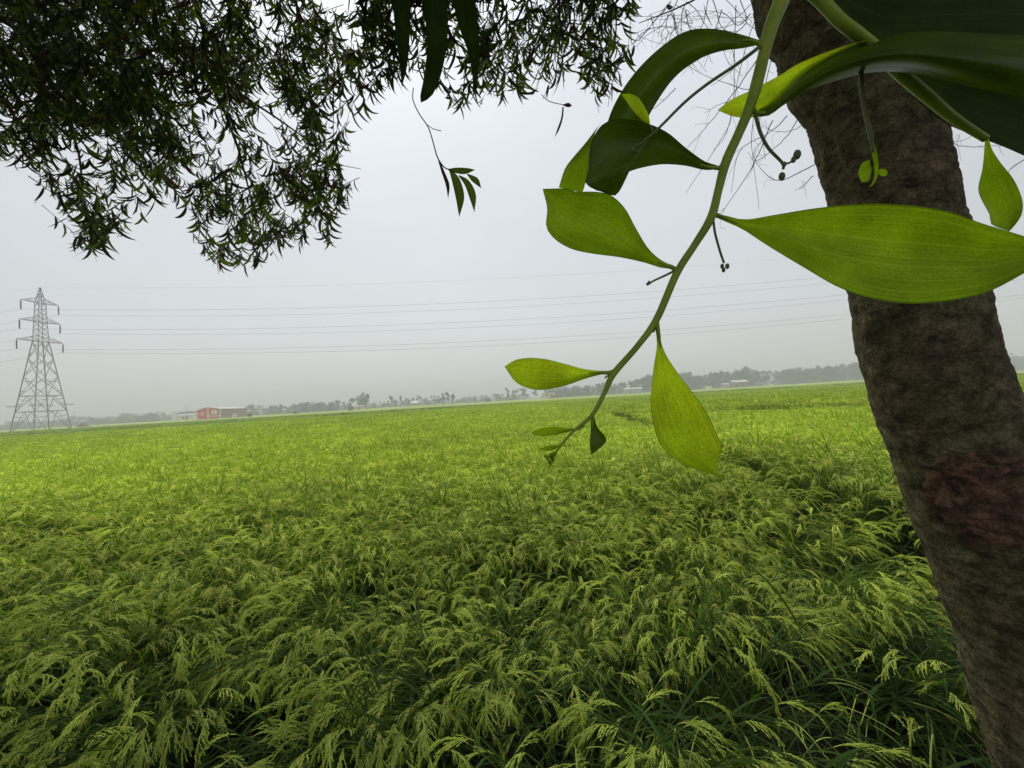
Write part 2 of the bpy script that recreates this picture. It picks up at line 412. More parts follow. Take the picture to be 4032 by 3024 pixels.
# ------------------------------------------------------------------ ground
gb = MB()
R = 2400.0
gb.add([(-R, -60, 0), (R, -60, 0), (R, R, 0), (-R, R, 0)], [(0, 1, 2, 3)])
g = gb.build('ground', M_soil, smooth=False); tag(g, kind='structure', label='dark wet soil under the rice', cat='ground')

# ------------------------------------------------------------------ rice
def grow(base, az, L_, th0, th1, n, p=1.6):
    """curve whose angle from the vertical goes from th0 to th1"""
    s = np.linspace(0, 1, n); th = th0 + (th1 - th0) * s ** p
    d = np.stack([np.sin(th) * math.cos(az), np.sin(th) * math.sin(az), np.cos(th)], 1)
    pts = np.zeros((n, 3)); pts[0] = base
    for i in range(1, n):
        pts[i] = pts[i - 1] + (d[i - 1] + d[i]) * 0.5 * L_ / (n - 1)
    return pts, d
def strip(mb, pts, w, side, mat_):
    n = len(pts); w = np.broadcast_to(np.asarray(w, float), (n,))
    a = pts + side * w[:, None] * .5; b = pts - side * w[:, None] * .5
    v = np.empty((2 * n, 3)); v[0::2] = a; v[1::2] = b
    mb.add(v, [(2 * i, 2 * i + 1, 2 * i + 3, 2 * i + 2) for i in range(n - 1)], mat_)
def rice_hill(seed, lean, height, tillers, spread, fat=1.0, grains=1.0, ears=True, nbl=(2, 4), es=1.0, brs=.5):
    r = np.random.default_rng(seed); mb = MB(); gq = []
    for k in range(tillers):
        az = r.normal(0, spread)
        base = np.array([r.normal(0, .035), r.normal(0, .035), 0])
        Ls = height * r.uniform(.88, 1.1)
        th0 = max(0, lean * r.uniform(.45, .75)); th1 = lean * r.uniform(1.1, 1.5) + r.uniform(.15, .4)
        pts, d = grow(base, az, Ls, th0, th1, 9)
        side = np.array([-math.sin(az), math.cos(az), 0])
        strip(mb, pts, .0045 * fat, side, 2)
        strip(mb, pts, .0045 * fat, np.cross(side, d[4]), 2)
        # panicle
        pl = r.uniform(.17, .25) * es
        pp, pd = grow(pts[-1], az + r.normal(0, .25), pl, th1, r.uniform(1.9, 2.7), 9, 1.0)
        strip(mb, pp, .0035 * fat, side, 0)
        for i in range(1, 9) if ears else ():
            for q in range(2 if i < 8 else 1):
                bl = r.uniform(.055, .11) * (1.15 - .05 * i) * es
                a2 = az + r.normal(0, brs)
                tb = math.acos(np.clip(pd[i][2], -1, 1))
                bp_, bd = grow(pp[i], a2, bl, tb + r.uniform(-.08, .16), min(tb + r.uniform(.35, .7), 3.05), 5, 1.0)
                sd_ = np.array([-math.sin(a2), math.cos(a2), 0])
                strip(mb, bp_, .002 * fat, sd_, 0)
                ng = max(3, int(bl / (.0085 * (.5 + .5 * es)) * grains))
                tt = (np.arange(ng) + .5) / ng * 4
                ii = np.minimum(tt.astype(int), 3); ff = (tt - ii)[:, None]
                c = bp_[ii] * (1 - ff) + bp_[ii + 1] * ff
                ax = bd[ii] + r.normal(0, .28, (ng, 3)); ax /= np.linalg.norm(ax, axis=1)[:, None]
                sv = np.cross(ax, r.normal(0, 1, (ng, 3))); sv /= np.linalg.norm(sv, axis=1)[:, None] + 1e-9
                gl = .0105 * fat; gw = .0046 * fat
                c = c + sv * .002 * np.where(np.arange(ng) % 2, 1, -1)[:, None]
                gq.append(np.stack([c - ax * gl * .5, c + sv * gw * .5, c + ax * gl * .5, c - sv * gw * .5], 1))
        # leaf blades
        for q in range(r.integers(*nbl)):
            i = r.integers(2, 8)
            a2 = az + r.normal(0, .9 if lean > .4 else 1.8)
            tb = math.acos(np.clip(d[i][2], -1, 1))
            bl = r.uniform(.28, .5)
            bp_, bd = grow(pts[i], a2, bl, max(.05, tb + r.uniform(-.25, .3)), tb + r.uniform(.3, 1.5), 7, 1.4)
            w = .0115 * fat * np.array([.6, .9, 1, 1, .85, .55, .05])
            tw = r.normal(0, .5)
            sd_ = np.array([-math.sin(a2 + tw), math.cos(a2 + tw), r.normal(0, .25)]); sd_ /= np.linalg.norm(sd_)
            strip(mb, bp_, w, sd_, 1)
    if gq: mb.quads(np.concatenate(gq), 0)
    return mb
def flag_blades(mb, r, n, hmin, hmax, area, w):
    for k in range(n):
        a2 = r.uniform(0, 6.28)
        p0 = np.array([r.uniform(-area, area), r.uniform(-area, area), r.uniform(hmin, hmax)])
        bp_, bd = grow(p0, a2, r.uniform(.2, .4), r.uniform(.0, .35), r.uniform(.4, 1.6), 5, 1.5)
        strip(mb, bp_, w * np.array([.7, 1, 1, .7, .1]), np.array([-math.sin(a2), math.cos(a2), 0]), 1)

MATS_RICE = [M_grain, M_blade, M_stalk]
def variant_collection(name, builders):
    c = bpy.data.collections.new(name)
    for i, b in enumerate(builders):
        o = b.build('%s_plant_%02d' % (name, i), MATS_RICE, link=False)
        c.objects.link(o)
    return c
C_lodged = variant_collection('lodged', [rice_hill(100 + i, le, .82, 27, sp_, fat=1.12, es=.78, brs=.3, nbl=(1, 3)) for i, (le, sp_) in enumerate(
    [(.55, .75), (.8, .4), (.9, .45), (.45, 1.1), (.7, .6), (.95, .35), (.38, 1.3), (.75, .7), (.5, .8), (.65, .5)])])
C_blades = variant_collection('flattened', [rice_hill(150 + i, le, .72, 9, sp_, fat=1.25, ears=False, nbl=(3, 6)) for i, (le, sp_) in enumerate(
    [(.9, .6), (1.15, .5), (1.3, .8), (.7, .8), (1.25, .45), (1.05, 1.0)])])
C_stand = variant_collection('standing', [rice_hill(200 + i, le, .74, 12, sp_, fat=1.25, grains=.75) for i, (le, sp_) in enumerate(
    [(.16, 1.2), (.22, .9), (.28, .8), (.12, 1.6), (.32, .7), (.2, 1.4), (.25, 1.0), (.18, 1.1)])])
pt = []
for i in range(5):
    r = np.random.default_rng(300 + i); mb = MB()
    for k in range(28):
        sub = rice_hill(3000 + i * 50 + k % 6, r.uniform(.12, .3), .74, 4, 1.2, fat=3.2, grains=.22)
        a = r.uniform(0, 6.28); ca, sa = math.cos(a), math.sin(a)
        off = np.array([r.uniform(-.5, .5), r.uniform(-.5, .5), 0])
        v = np.concatenate(sub.v) @ np.array([[ca, sa, 0], [-sa, ca, 0], [0, 0, 1]]) + off
        mb.v.append(v); mb.f += [tuple(j + mb.n for j in f) for f in sub.f]; mb.m += sub.m; mb.uv.append(np.zeros((len(v), 2))); mb.n += len(v)
    pt.append(mb)
C_patch = variant_collection('patch', pt)

def scatter(name, coll, pos, rotz, scale, var, tint, far_tone, label, tilt=None):
    me = bpy.data.meshes.new(name + '_points')
    n = len(pos)
    me.vertices.add(n); me.vertices.foreach_set('co', np.asarray(pos, np.float32).ravel())
    def at(nm, ty, data, key='value'):
        a = me.attributes.new(nm, ty, 'POINT'); a.data.foreach_set(key, np.asarray(data).ravel())
    rot = np.zeros((n, 3), np.float32); rot[:, 2] = rotz
    if tilt is not None: rot[:, :2] = tilt
    at('rot', 'FLOAT_VECTOR', rot, 'vector'); at('siz', 'FLOAT', np.asarray(scale, np.float32))
    at('var', 'INT', np.asarray(var, np.int32)); at('tint', 'FLOAT', np.asarray(tint, np.float32)); at('far_tone', 'FLOAT', np.asarray(far_tone, np.float32))
    o = bpy.data.objects.new(name, me); COL.objects.link(o)
    ng = bpy.data.node_groups.new(name + '_nodes', 'GeometryNodeTree')
    ng.interface.new_socket('Geometry', in_out='INPUT', socket_type='NodeSocketGeometry')
    ng.interface.new_socket('Geometry', in_out='OUTPUT', socket_type='NodeSocketGeometry')
    gi = ng.nodes.new('NodeGroupInput'); go = ng.nodes.new('NodeGroupOutput')
    ci = ng.nodes.new('GeometryNodeCollectionInfo'); ci.inputs['Collection'].default_value = coll
    ci.inputs['Separate Children'].default_value = True; ci.inputs['Reset Children'].default_value = True
    ip = ng.nodes.new('GeometryNodeInstanceOnPoints'); ip.inputs['Pick Instance'].default_value = True
    def na(nm, ty):
        a = ng.nodes.new('GeometryNodeInputNamedAttribute'); a.data_type = ty; a.inputs['Name'].default_value = nm
        return [s_ for s_ in a.outputs if s_.enabled and s_.name == 'Attribute'][0]
    ng.links.new(gi.outputs[0], ip.inputs['Points']); ng.links.new(ci.outputs[0], ip.inputs['Instance'])
    ng.links.new(na('var', 'INT'), ip.inputs['Instance Index'])
    e2r = ng.nodes.new('FunctionNodeEulerToRotation'); ng.links.new(na('rot', 'FLOAT_VECTOR'), e2r.inputs[0])
    ng.links.new(e2r.outputs[0], ip.inputs['Rotation']); ng.links.new(na('siz', 'FLOAT'), ip.inputs['Scale'])
    ng.links.new(ip.outputs[0], go.inputs[0])
    md = o.modifiers.new('scatter', 'NODES'); md.node_group = ng
    tag(o, label, 'rice', kind='stuff')
    return o

# plot boundaries (metres): furrow running away from the camera at the right, cross bunds further out
def seg_dist(x, y, a, b):
    a = np.array(a); b = np.array(b); d = b - a
    t = np.clip(((x - a[0]) * d[0] + (y - a[1]) * d[1]) / d.dot(d), 0, 1)
    return np.hypot(x - a[0] - t * d[0], y - a[1] - t * d[1])
def gap_mask(x, y):
    wob = (vnoise(x * .9 + 40, y * .9) - .5) * .25
    g1 = seg_dist(x, y, (2.55, 2.3), (3.1, 3.4)) + wob < .22
    g1 |= seg_dist(x, y, (3.1, 3.4), (4.6, 12)) + wob < .34
    g1 |= seg_dist(x, y, (4.6, 12), (6.2, 27)) + wob < .5
    g1 |= seg_dist(x, y, (6.2, 27), (7, 34)) + wob < .35
    g1 |= seg_dist(x, y, (5.9, 19.5), (19, 13.5)) + wob < .6
    g1 |= seg_dist(x, y, (42, 92), (95, 62)) + wob < .9
    g1 |= seg_dist(x, y, (-110, 52), (-43, 62)) + wob < .6
    g1 |= seg_dist(x, y, (-43, 62), (-10, 82)) + wob < .7
    return g1
def tint_of(x, y):
    t = .95 + .26 * vnoise(x * .35, y * .35) + .12 * (vnoise(x * .05 + 9, y * .05) - .5)
    bund_y = np.where(x < -43, 52 + (x + 110) * 10 / 67, 62 + (x + 43) * 20 / 33)
    t = np.where((y > bund_y) & (x < 5), t * .82, t)
    t = np.where((x > 6) & (y > 19.5 - (x - 5.9) * .458) & (y < 60), t * .88, t)
    return t
def pts_in(xmin, xmax, ymin, ymax, step, jit, rng):
    xs = np.arange(xmin, xmax, step); ys = np.arange(ymin, ymax, step)
    X, Y = np.meshgrid(xs, ys); X = X.ravel() + rng.normal(0, jit, X.size); Y = Y.ravel() + rng.normal(0, jit, Y.size)
    return X, Y
rr = np.random.default_rng(11)
TRUNK_XY = (1.42, 1.22)
def furrow_x(y): return np.interp(y, [0, 2.3, 3.4, 12, 27, 34], [2.2, 2.55, 3.1, 4.6, 6.2, 7])
# lodged, close to the camera
X, Y = pts_in(-8, 9, .35, 8, .29, .09, rr)
wave = vnoise(X * .55 + 3, Y * .55 + 7)
edge = 3.7 + 1.6 * (vnoise(X * .5, 3.3) - .5) + 1.1 * (vnoise(X * 1.7, Y * 1.7) - .5) + .25 * np.abs(X - .5)
ok = (Y < edge + .45) & (np.abs(X) < Y * 1.45 + 1.2) & (np.hypot(X - TRUNK_XY[0] - .25, Y - TRUNK_XY[1]) > .24)
ok &= ~((X > furrow_x(Y)) & (Y > 2.9)) & (np.abs(X - furrow_x(Y) + .22) > np.where(Y > 2.6, .22, 0))
ok &= ~gap_mask(X, Y)
ok &= rr.random(X.size) < (.62 + .38 * np.clip((Y - 1.2) / 2.4, 0, 1))
hole = vnoise(X * 1.3 + 20, Y * 1.3 + 5)
ok &= ~((hole < .30) & (Y < 2.9))
X, Y, wave = X[ok], Y[ok], wave[ok]
dirf = (vnoise(X * .35 + 11, Y * .35) - .5) * 3.4 + np.where(X > 0, -.55, -1.0) + rr.normal(0, .45, X.size)
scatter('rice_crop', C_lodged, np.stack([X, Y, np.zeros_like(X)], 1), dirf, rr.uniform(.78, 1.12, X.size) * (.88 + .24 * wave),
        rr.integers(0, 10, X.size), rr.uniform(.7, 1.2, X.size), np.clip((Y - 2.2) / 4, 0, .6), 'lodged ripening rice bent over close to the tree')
X, Y = pts_in(-8, 9, .3, 5.2, .27, .1, rr)
ok = (np.abs(X) < Y * 1.45 + 1.2) & (np.hypot(X - TRUNK_XY[0] - .25, Y - TRUNK_XY[1]) > .3) & (rr.random(X.size) < .62)
X, Y = X[ok], Y[ok]
scatter('rice_crop', C_blades, np.stack([X, Y, np.zeros_like(X)], 1), (vnoise(X * .35 + 11, Y * .35) - .5) * 3.4 - .8 + rr.normal(0, .8, X.size), rr.uniform(.7, 1.0, X.size),
        rr.integers(0, 6, X.size), rr.choice([.45, .6, .75, 1.0, 1.9], X.size), np.zeros(X.size), 'flattened rice blades lying low between the bent ears')
# standing
X, Y = pts_in(-34, 34, 2.2, 24, .205, .05, rr)
edge = 3.55 + 1.6 * (vnoise(X * .5, 3.3) - .5) + 1.1 * (vnoise(X * 1.7, Y * 1.7) - .5) + .25 * np.abs(X - .5)
rside = (X > furrow_x(Y)) & (Y > 2.7)
ok = ((Y > edge) | rside) & (np.abs(X) < Y * 1.42 + 1) & ~gap_mask(X, Y)
X, Y = X[ok], Y[ok]
sc_ = rr.uniform(.9, 1.1, X.size) * np.where((X > 6) & (Y > 19.5 - (X - 5.9) * .458), 1.13, 1.) * np.where(rside[ok], 1.08, np.clip(.8 + (Y - edge[ok]) * .14, .8, 1)) * (.93 + .14 * vnoise(X * .6, Y * .6))
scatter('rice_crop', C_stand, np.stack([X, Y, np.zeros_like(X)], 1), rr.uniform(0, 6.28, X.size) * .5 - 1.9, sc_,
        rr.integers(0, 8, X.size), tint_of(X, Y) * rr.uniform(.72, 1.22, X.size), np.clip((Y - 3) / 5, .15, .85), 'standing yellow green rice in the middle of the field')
# patches
X, Y = pts_in(-175, 150, 23.3, 118, .92, .12, rr)
ok = (np.abs(X) < Y * 1.42 + 3) & ~gap_mask(X, Y)
X, Y = X[ok], Y[ok]
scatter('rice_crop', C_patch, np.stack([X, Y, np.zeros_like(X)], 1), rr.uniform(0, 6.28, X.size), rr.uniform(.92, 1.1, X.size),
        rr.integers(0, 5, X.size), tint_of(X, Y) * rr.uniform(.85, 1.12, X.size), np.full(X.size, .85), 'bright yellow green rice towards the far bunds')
# farther field: one canopy sheet at rice height
fx = np.linspace(-900, 900, 181); fy = np.concatenate([np.linspace(114, 200, 30), np.linspace(204, 700, 60)])
XX, YY = np.meshgrid(fx, fy)
ZZ = .74 + .16 * np.random.default_rng(5).random(XX.shape)
fb = MB(); nx = len(fx)
fb.add(np.stack([XX.ravel(), YY.ravel(), ZZ.ravel()], 1),
       [(j * nx + i, j * nx + i + 1, (j + 1) * nx + i + 1, (j + 1) * nx + i) for j in range(len(fy) - 1) for i in range(nx - 1)])
o = fb.build('rice_crop', M_canopy); tag(o, 'pale green rice stretching to the treeline', 'rice', kind='stuff')

# grassy bunds between the plots, a little higher than the rice
def bund(a, b, h, w, seed):
    r = np.random.default_rng(seed); a = np.array(a, float); b = np.array(b, float); ln = np.linalg.norm(b - a); n = int(ln / .6)
    d = (b - a) / ln; nrm = np.array([-d[1], d[0]]); prof = [(-1, 0), (-.8, .75), (-.35, .97), (.35, .97), (.8, .75), (1, 0)]
    vs = []
    for i in range(n + 1):
        c = a + (b - a) * i / n + nrm * r.normal(0, .1)
        hh = h * (.9 + .2 * vnoise(i * .13, seed)) + r.normal(0, .03)
        for q, z in prof: 
            xy = c + nrm * q * w; vs.append((xy[0], xy[1], hh * z + (r.normal(0, .05) if z else -.02)))
    m = len(prof); mb = MB()
    mb.add(vs, [(i * m + j, i * m + j + 1, (i + 1) * m + j + 1, (i + 1) * m + j) for i in range(n) for j in range(m - 1)])
    o = mb.build('bund', M_bund, smooth=False); tag(o, 'darker grassy bund crossing the rice field', 'bund', kind='structure')
bund((-150, 48), (-43, 62), 1.12, .6, 1)
bund((-43, 62), (-8, 84), 1.15, .7, 2)
bund((42, 92), (110, 54), 1.12, .7, 3)
# ------------------------------------------------------------------ leaves (sickle-shaped), vectorised
def sickles(pos, d, nrm, length, width, curve, nseg=6):
    """pos (n,3) leaf base; d direction; nrm blade normal; returns verts, faces"""
    n = len(pos)
    d = d / (np.linalg.norm(d, axis=1)[:, None] + 1e-9)
    s = np.cross(nrm, d); s /= np.linalg.norm(s, axis=1)[:, None] + 1e-9
    nn = np.cross(d, s)
    t = np.linspace(0, 1, nseg + 1)
    wprof = np.sin(math.pi * np.clip(t, 0, 1) ** .8) ** .8; wprof[0] = .06; wprof[-1] = .02
    V = np.zeros((n, nseg + 1, 2, 3))
    c = pos.copy(); st = (length / nseg)[:, None]
    for i, ti in enumerate(t):
        a = (curve * ti)[:, None]
        tan = d * np.cos(a) + s * np.sin(a) - nn * .25 * ti
        sid = s * np.cos(a) - d * np.sin(a)
        if i: c = c + tan * st
        hw = (width * wprof[i] * .5)[:, None]
        V[:, i, 0] = c + sid * hw; V[:, i, 1] = c - sid * hw
    V = V.reshape(-1, 3)
    base = (np.arange(n) * (nseg + 1) * 2)[:, None]
    k = np.arange(nseg)
    fq = np.stack([2 * k, 2 * k + 1, 2 * k + 3, 2 * k + 2], 1)
    Fq = (base[:, :, None] + fq[None]).reshape(-1, 4)
    return V, Fq
def fast_mesh(name, V, Fq, mats, midx=None, parent=None):
    me = bpy.data.meshes.new(name)
    me.vertices.add(len(V)); me.vertices.foreach_set('co', np.asarray(V, np.float32).ravel())
    k = Fq.shape[1]
    me.loops.add(Fq.size); me.loops.foreach_set('vertex_index', np.asarray(Fq, np.int32).ravel())
    me.polygons.add(len(Fq)); me.polygons.foreach_set('loop_start', np.arange(0, Fq.size, k, dtype=np.int32))
    for m in mats: me.materials.append(m)
    if midx is not None: me.polygons.foreach_set('material_index', np.asarray(midx, np.int32))
    me.polygons.foreach_set('use_smooth', np.ones(len(Fq), bool))
    me.update(calc_edges=True); me.validate()
    o = bpy.data.objects.new(name, me); COL.objects.link(o)
    if parent is not None:
        o.parent = parent; me.transform(Matrix.Translation(-world_loc(parent)))
    return o

POLY = [(-60, -60), (-60, 340), (0, 350), (60, 385), (100, 420), (60, 445), (115, 470), (140, 535), (200, 560), (245, 530), (300, 500), (340, 440), (390, 450),
        (415, 540), (440, 590), (520, 592), (575, 575), (650, 562), (720, 535), (735, 465), (765, 405), (800, 352), (765, 320), (735, 272),
        (800, 275), (835, 215), (880, 195), (960, 220), (1000, 245), (1060, 228), (1110, 235), (1170, 218), (1205, 190), (1265, 200), (1295, 255), (1335, 205),
        (1368, 110), (1372, -60)]
HOLES = [[(95, 300), (230, 290), (270, 350), (240, 400), (150, 395), (100, 370)], [(300, 395), (390, 385), (395, 440), (310, 450)],
         [(740, 190), (800, 150), (800, 240), (750, 250)], [(720, 60), (790, 40), (800, 110), (740, 120)], [(225, 440), (290, 430), (290, 480), (240, 490)],
         [(1060, 30), (1095, 30), (1090, 120), (1065, 120)]]
def foliage(n_spray, seed, leaves_per=(9, 17)):
    """hanging sprays of curved leaves inside the visible outline of the overhanging crown"""
    r = np.random.default_rng(seed)
    pos = []; dr = []; tw = MB()
    k = 0; tries = 0
    while k < n_spray and tries < n_spray * 30:
        tries += 1
        x = r.uniform(-60, 1372); y = r.uniform(-60, 590)
        if not inpoly(np.array([x]), np.array([y]), POLY)[0]: continue
        if not inpoly(np.array([x]), np.array([y + 34]), POLY)[0]: continue
        if any(inpoly(np.array([x]), np.array([y + 15]), h)[0] for h in HOLES) and r.random() < .88: continue
        if r.random() > -.05 + 1.15 * vnoise(x / 62. + 5, y / 62. + 2) + (.3 if x < 330 and y < 260 else 0): continue
        dens = 1.0 if x < 420 and y < 330 else .8
        if r.random() > dens: continue
        depth = r.uniform(2.5, 4.4) if x < 800 else r.uniform(2.3, 3.6)
        c = P(x, y, depth)
        # twig: short drooping path through c
        a = r.uniform(0, 6.28); ln = r.uniform(.22, .48)
        h = np.array([math.cos(a), math.sin(a), 0])
        p0 = c + h * -ln * .5 + np.array([0, 0, ln * .5]); p1 = c + h * ln * .1; p2 = c + h * ln * .35 + np.array([0, 0, -ln * .45])
        path = smooth_path([p0, p1, p2], 6)
        uu, vv, _ = proj(path)
        if not (inpoly(uu / S, vv / S, POLY) | (vv < 0)).all(): continue
        tw.tube(path, np.linspace(.0032, .0014, 6), 4, cap=False)
        m = r.integers(*leaves_per)
        tt = r.random(m) * 5; i = np.minimum(tt.astype(int), 4); f = (tt - i)[:, None]
        q = path[i] * (1 - f) + path[i + 1] * f
        dd = (path[i + 1] - path[i]); dd /= np.linalg.norm(dd, axis=1)[:, None]
        dd = dd * .28 + r.normal(0, .22, (m, 3)) + np.array([0, 0, -.65])
        pos.append(q); dr.append(dd); k += 1
    pos = np.concatenate(pos); dr = np.concatenate(dr)
    u, v, _ = proj(pos + dr / np.linalg.norm(dr, axis=1)[:, None] * .08)
    keep = inpoly(u / S, v / S, POLY) | (v < -40)
    pos, dr = pos[keep], dr[keep]
    return pos, dr, tw, r
# the tree whose crown hangs into the picture at upper left; its bole stands out of frame to the left
over = thing('acacia_tree', 'dense dark crown of drooping sickle leaves hanging into the upper left sky', 'tree', (-4.6, .6, 0), 'acacia trees along the field edge')
tb = MB()
tp = smooth_path([(-4.6, .6, -.1), (-4.55, .7, 1.2), (-4.35, .9, 2.6), (-4.0, 1.2, 4.0), (-3.6, 1.6, 5.6)], 14)
tb.tube(tp, np.linspace(.19, .10, 14), 14)
tb.build('trunk', M_bark, over)
def limb(pts, r0, r1, n=14, parent=over, m=M_twig, name='branch'):
    b = MB(); b.tube(smooth_path(pts, n), np.linspace(r0, r1, n), 7); return b.build(name, m, parent)
limb([(-4.0, 1.2, 4.0), P(-60, 10, 3.3), P(78, 108, 3.3), P(149, 167, 3.3), P(230, 230, 3.35), P(290, 275, 3.4)], .05, .009)
limb([(-3.6, 1.6, 5.6), P(380, -140, 3.3), P(417, 0, 3.3), P(443, 67, 3.3), P(446, 167, 3.3), P(472, 230, 3.35), P(498, 262, 3.4), P(530, 380, 3.4), P(560, 500, 3.45)], .05, .003)
limb([P(78, 108, 3.3), P(130, 220, 3.4), P(170, 330, 3.45), P(180, 430, 3.5), P(205, 510, 3.5)], .014, .003)
limb([P(446, 167, 3.3), P(560, 230, 3.2), P(660, 300, 3.2), P(720, 350, 3.2), P(780, 365, 3.25)], .013, .002)
limb([(-3.6, 1.6, 5.6), P(700, -160, 3.1), P(640, -30, 3.1), P(650, 60, 3.1), P(700, 150, 3.1), P(760, 230, 3.1)], .03, .003)
limb([P(290, 275, 3.4), P(330, 350, 3.5), P(400, 420, 3.5), P(440, 480, 3.5), P(450, 560, 3.55)], .009, .002)
limb([(-3.6, 1.6, 5.6), P(800, -300, 2.9), P(1000, -120, 2.8), P(1020, 0, 2.8), P(1010, 110, 2.8), P(1000, 200, 2.85)], .03, .003)
limb([P(1000, -120, 2.8), P(1180, -60, 2.7), P(1210, 60, 2.7), P(1200, 160, 2.75)], .012, .003)
limb([P(1180, -60, 2.7), P(1310, -20, 2.6), P(1330, 80, 2.6), P(1300, 180, 2.65)], .010, .002)
pos, dr, tw, r = foliage(1300, 21)
n = len(pos)
nr = r.normal(0, .75, (n, 3)) + np.array([0, -.9, 0])
V1, F1 = sickles(pos, dr, nr, r.uniform(.08, .165, n), r.uniform(.011, .023, n), r.uniform(.6, 1.7, n) * np.sign(r.normal(0, 1, n)))
mi = np.repeat(r.choice([0, 0, 0, 0, 0, 1, 1, 1, 2], n), 6)
# the rest of the crown, above and beside the frame
def upper_crown(n, cen, rad, seed):
    r = np.random.default_rng(seed)
    cl = r.normal(0, 1, (max(n // 60, 1), 3)); cl /= np.linalg.norm(cl, axis=1)[:, None]; cl *= r.random((len(cl), 1)) ** .4
    cl = np.array(cen) + cl * np.array(rad)
    p = cl[r.integers(0, len(cl), n)] + r.normal(0, .28, (n, 3))
    u, v, d = proj(p - np.array([0, 0, .12]))
    inside = (d > 0) & (u > -150) & (u < 4182) & (v > -190) & (v < 3200)
    p = p[~inside]
    n = len(p)
    dd = r.normal(0, .5, (n, 3)) + np.array([0, 0, -.6])
    return sickles(p, dd, r.normal(0, 1, (n, 3)), r.uniform(.13, .2, n), r.uniform(.03, .05, n), r.normal(0, .7, n), 3)
V2, F2 = upper_crown(60000, (-2.6, .6, 6.0), (4.6, 4.6, 2.2), 5)
cr_o = fast_mesh('crown', np.concatenate([V1, V2]), np.concatenate([F1, F2 + len(V1)]), [M_leaf_dark, M_leaf_mid, M_leaf_dry],
          np.concatenate([mi, np.random.default_rng(1).choice([0, 0, 1], len(F2))]), over)
tw.build('twigs', M_twig, over)

# ------------------------------------------------------------------ the leaning trunk at the right
TL = [(1600, -120), (1623, 0), (1655, 52), (1682, 150), (1719, 205), (1750, 310), (1780, 440), (1815, 620), (1832, 740), (1858, 850), (1900, 990), (1960, 1180), (2010, 1330), (2050, 1480), (2090, 1659), (2135, 1850)]
TW = [262, 266, 268, 272, 282, 286, 290, 306, 320, 330, 362, 395, 415, 440, 470, 505]
DEP = 1.30
cen = []; rad = []
for (x, y), w in zip(TL, TW):
    cx = x + w / 2
    al = math.atan((cx * S - 2016) / F)
    cen.append(P(cx, y, DEP)); rad.append(w / 2 * S * DEP / F * math.cos(al) * .97)
cen = np.array(cen); rad = np.array(rad)
up = cen[0] - cen[3]; up /= np.linalg.norm(up)
top_ext = [cen[0] + up * .7, cen[0] + up * 1.8 + np.array([.05, -.1, 0]), cen[0] + up * 3.2 + np.array([.3, -.3, 0])]
dn = cen[-1] - cen[-4]; dn /= np.linalg.norm(dn)
low = cen[-1] + dn * ((cen[-1][2] + .15) / -dn[2])
path = np.array(top_ext[::-1] + list(cen) + [low]); rads = np.array([.085, .115, .135] + list(rad) + [rad[-1] * 1.35])
order = slice(None, None, -1)
path = path[order]; rads = rads[order]
NR = 480
raw = smooth_path(path, 1600)
vis = (raw[:, 2] > .55) & (raw[:, 2] < 3.3); wgt = np.where(vis, 6.0, 1.0); cw = np.cumsum(wgt); cw = (cw - cw[0]) / (cw[-1] - cw[0])
tsel = np.interp(np.linspace(0, 1, NR), cw, np.linspace(0, 1, 1600))
sp_path = np.stack([np.interp(tsel, np.linspace(0, 1, 1600), raw[:, k]) for k in range(3)], 1)
cum = np.concatenate([[0], np.cumsum(np.linalg.norm(np.diff(path, axis=0), axis=1))]); cum /= cum[-1]
sp_r = np.interp(tsel, cum, rads)
tree = thing('acacia_tree', 'leaning brown tree trunk with rough bark at the right of the field', 'tree', low, 'acacia trees along the field edge')
tb = MB(); NSEG = 150
tb.tube(sp_path, sp_r, NSEG)
v = tb.v[0].copy(); scar = np.zeros(len(v))
scar_c = P(2150, 1090, DEP - .16)
scar_c2 = P(1880, 330, DEP - .14)
for i in range(NR):
    ang = np.arange(NSEG) / NSEG * 2 * math.pi
    c = sp_path[i]; ring = v[i * NSEG:(i + 1) * NSEG]
    zz = c[2]
    x_, y_ = np.cos(ang), np.sin(ang)
    h = (vnoise(x_ * 3.2 + 50, zz * 9 + y_ * 3.2) - .5) * .07 + (vnoise(x_ * 9 + y_ * 5 + 90, zz * 26 + y_ * 6) - .5) * .03
    h = h + (vnoise(x_ * 7 + 7 * y_, zz * 95 + y_ * 9) - .5) * .028 + (vnoise(x_ * 34 + 60, zz * 130 + y_ * 34) - .5) * .018
    jag = .35 * (vnoise(x_ * 14 + y_ * 9 + 3, zz * 38) - .5) + .2 * (vnoise(x_ * 40 + y_ * 30, zz * 110) - .5)
    dsc = np.linalg.norm((ring - scar_c) / np.array([.135, .18, .175]), axis=1)
    s_ = np.clip((1.0 - dsc + jag) * 7, 0, 1)
    dsc2 = np.linalg.norm((ring - scar_c2) / np.array([.055, .08, .04]), axis=1)
    s2 = np.clip((1.0 - dsc2 + jag) * 6, 0, 1)
    rdg = np.abs(np.sin(zz * 48 + x_ * 8 - y_ * 6 + 7 * vnoise(x_ * 4 + 9, zz * 12)))
    h = h + s_ * (-.05 + .11 * rdg + .06 * (vnoise(x_ * 40, zz * 90) - .5)) + s2 * (-.06 + .05 * vnoise(x_ * 25, zz * 70))
    v[i * NSEG:(i + 1) * NSEG] = c + (ring - c) * (1 + h)[:, None]
    scar[i * NSEG:(i + 1) * NSEG] = np.clip(np.maximum(s_, s2 * .8) * (.35 + .8 * rdg), 0, 1)
tb.v[0] = v
tk = tb.build('trunk', M_bark, tree)
sa_ = tk.data.attributes.new('scar', 'FLOAT', 'POINT'); sa_.data.foreach_set('value', scar.astype(np.float32))
fork = sp_path[-1]; lower_fork = sp_path[int(NR * .96)]
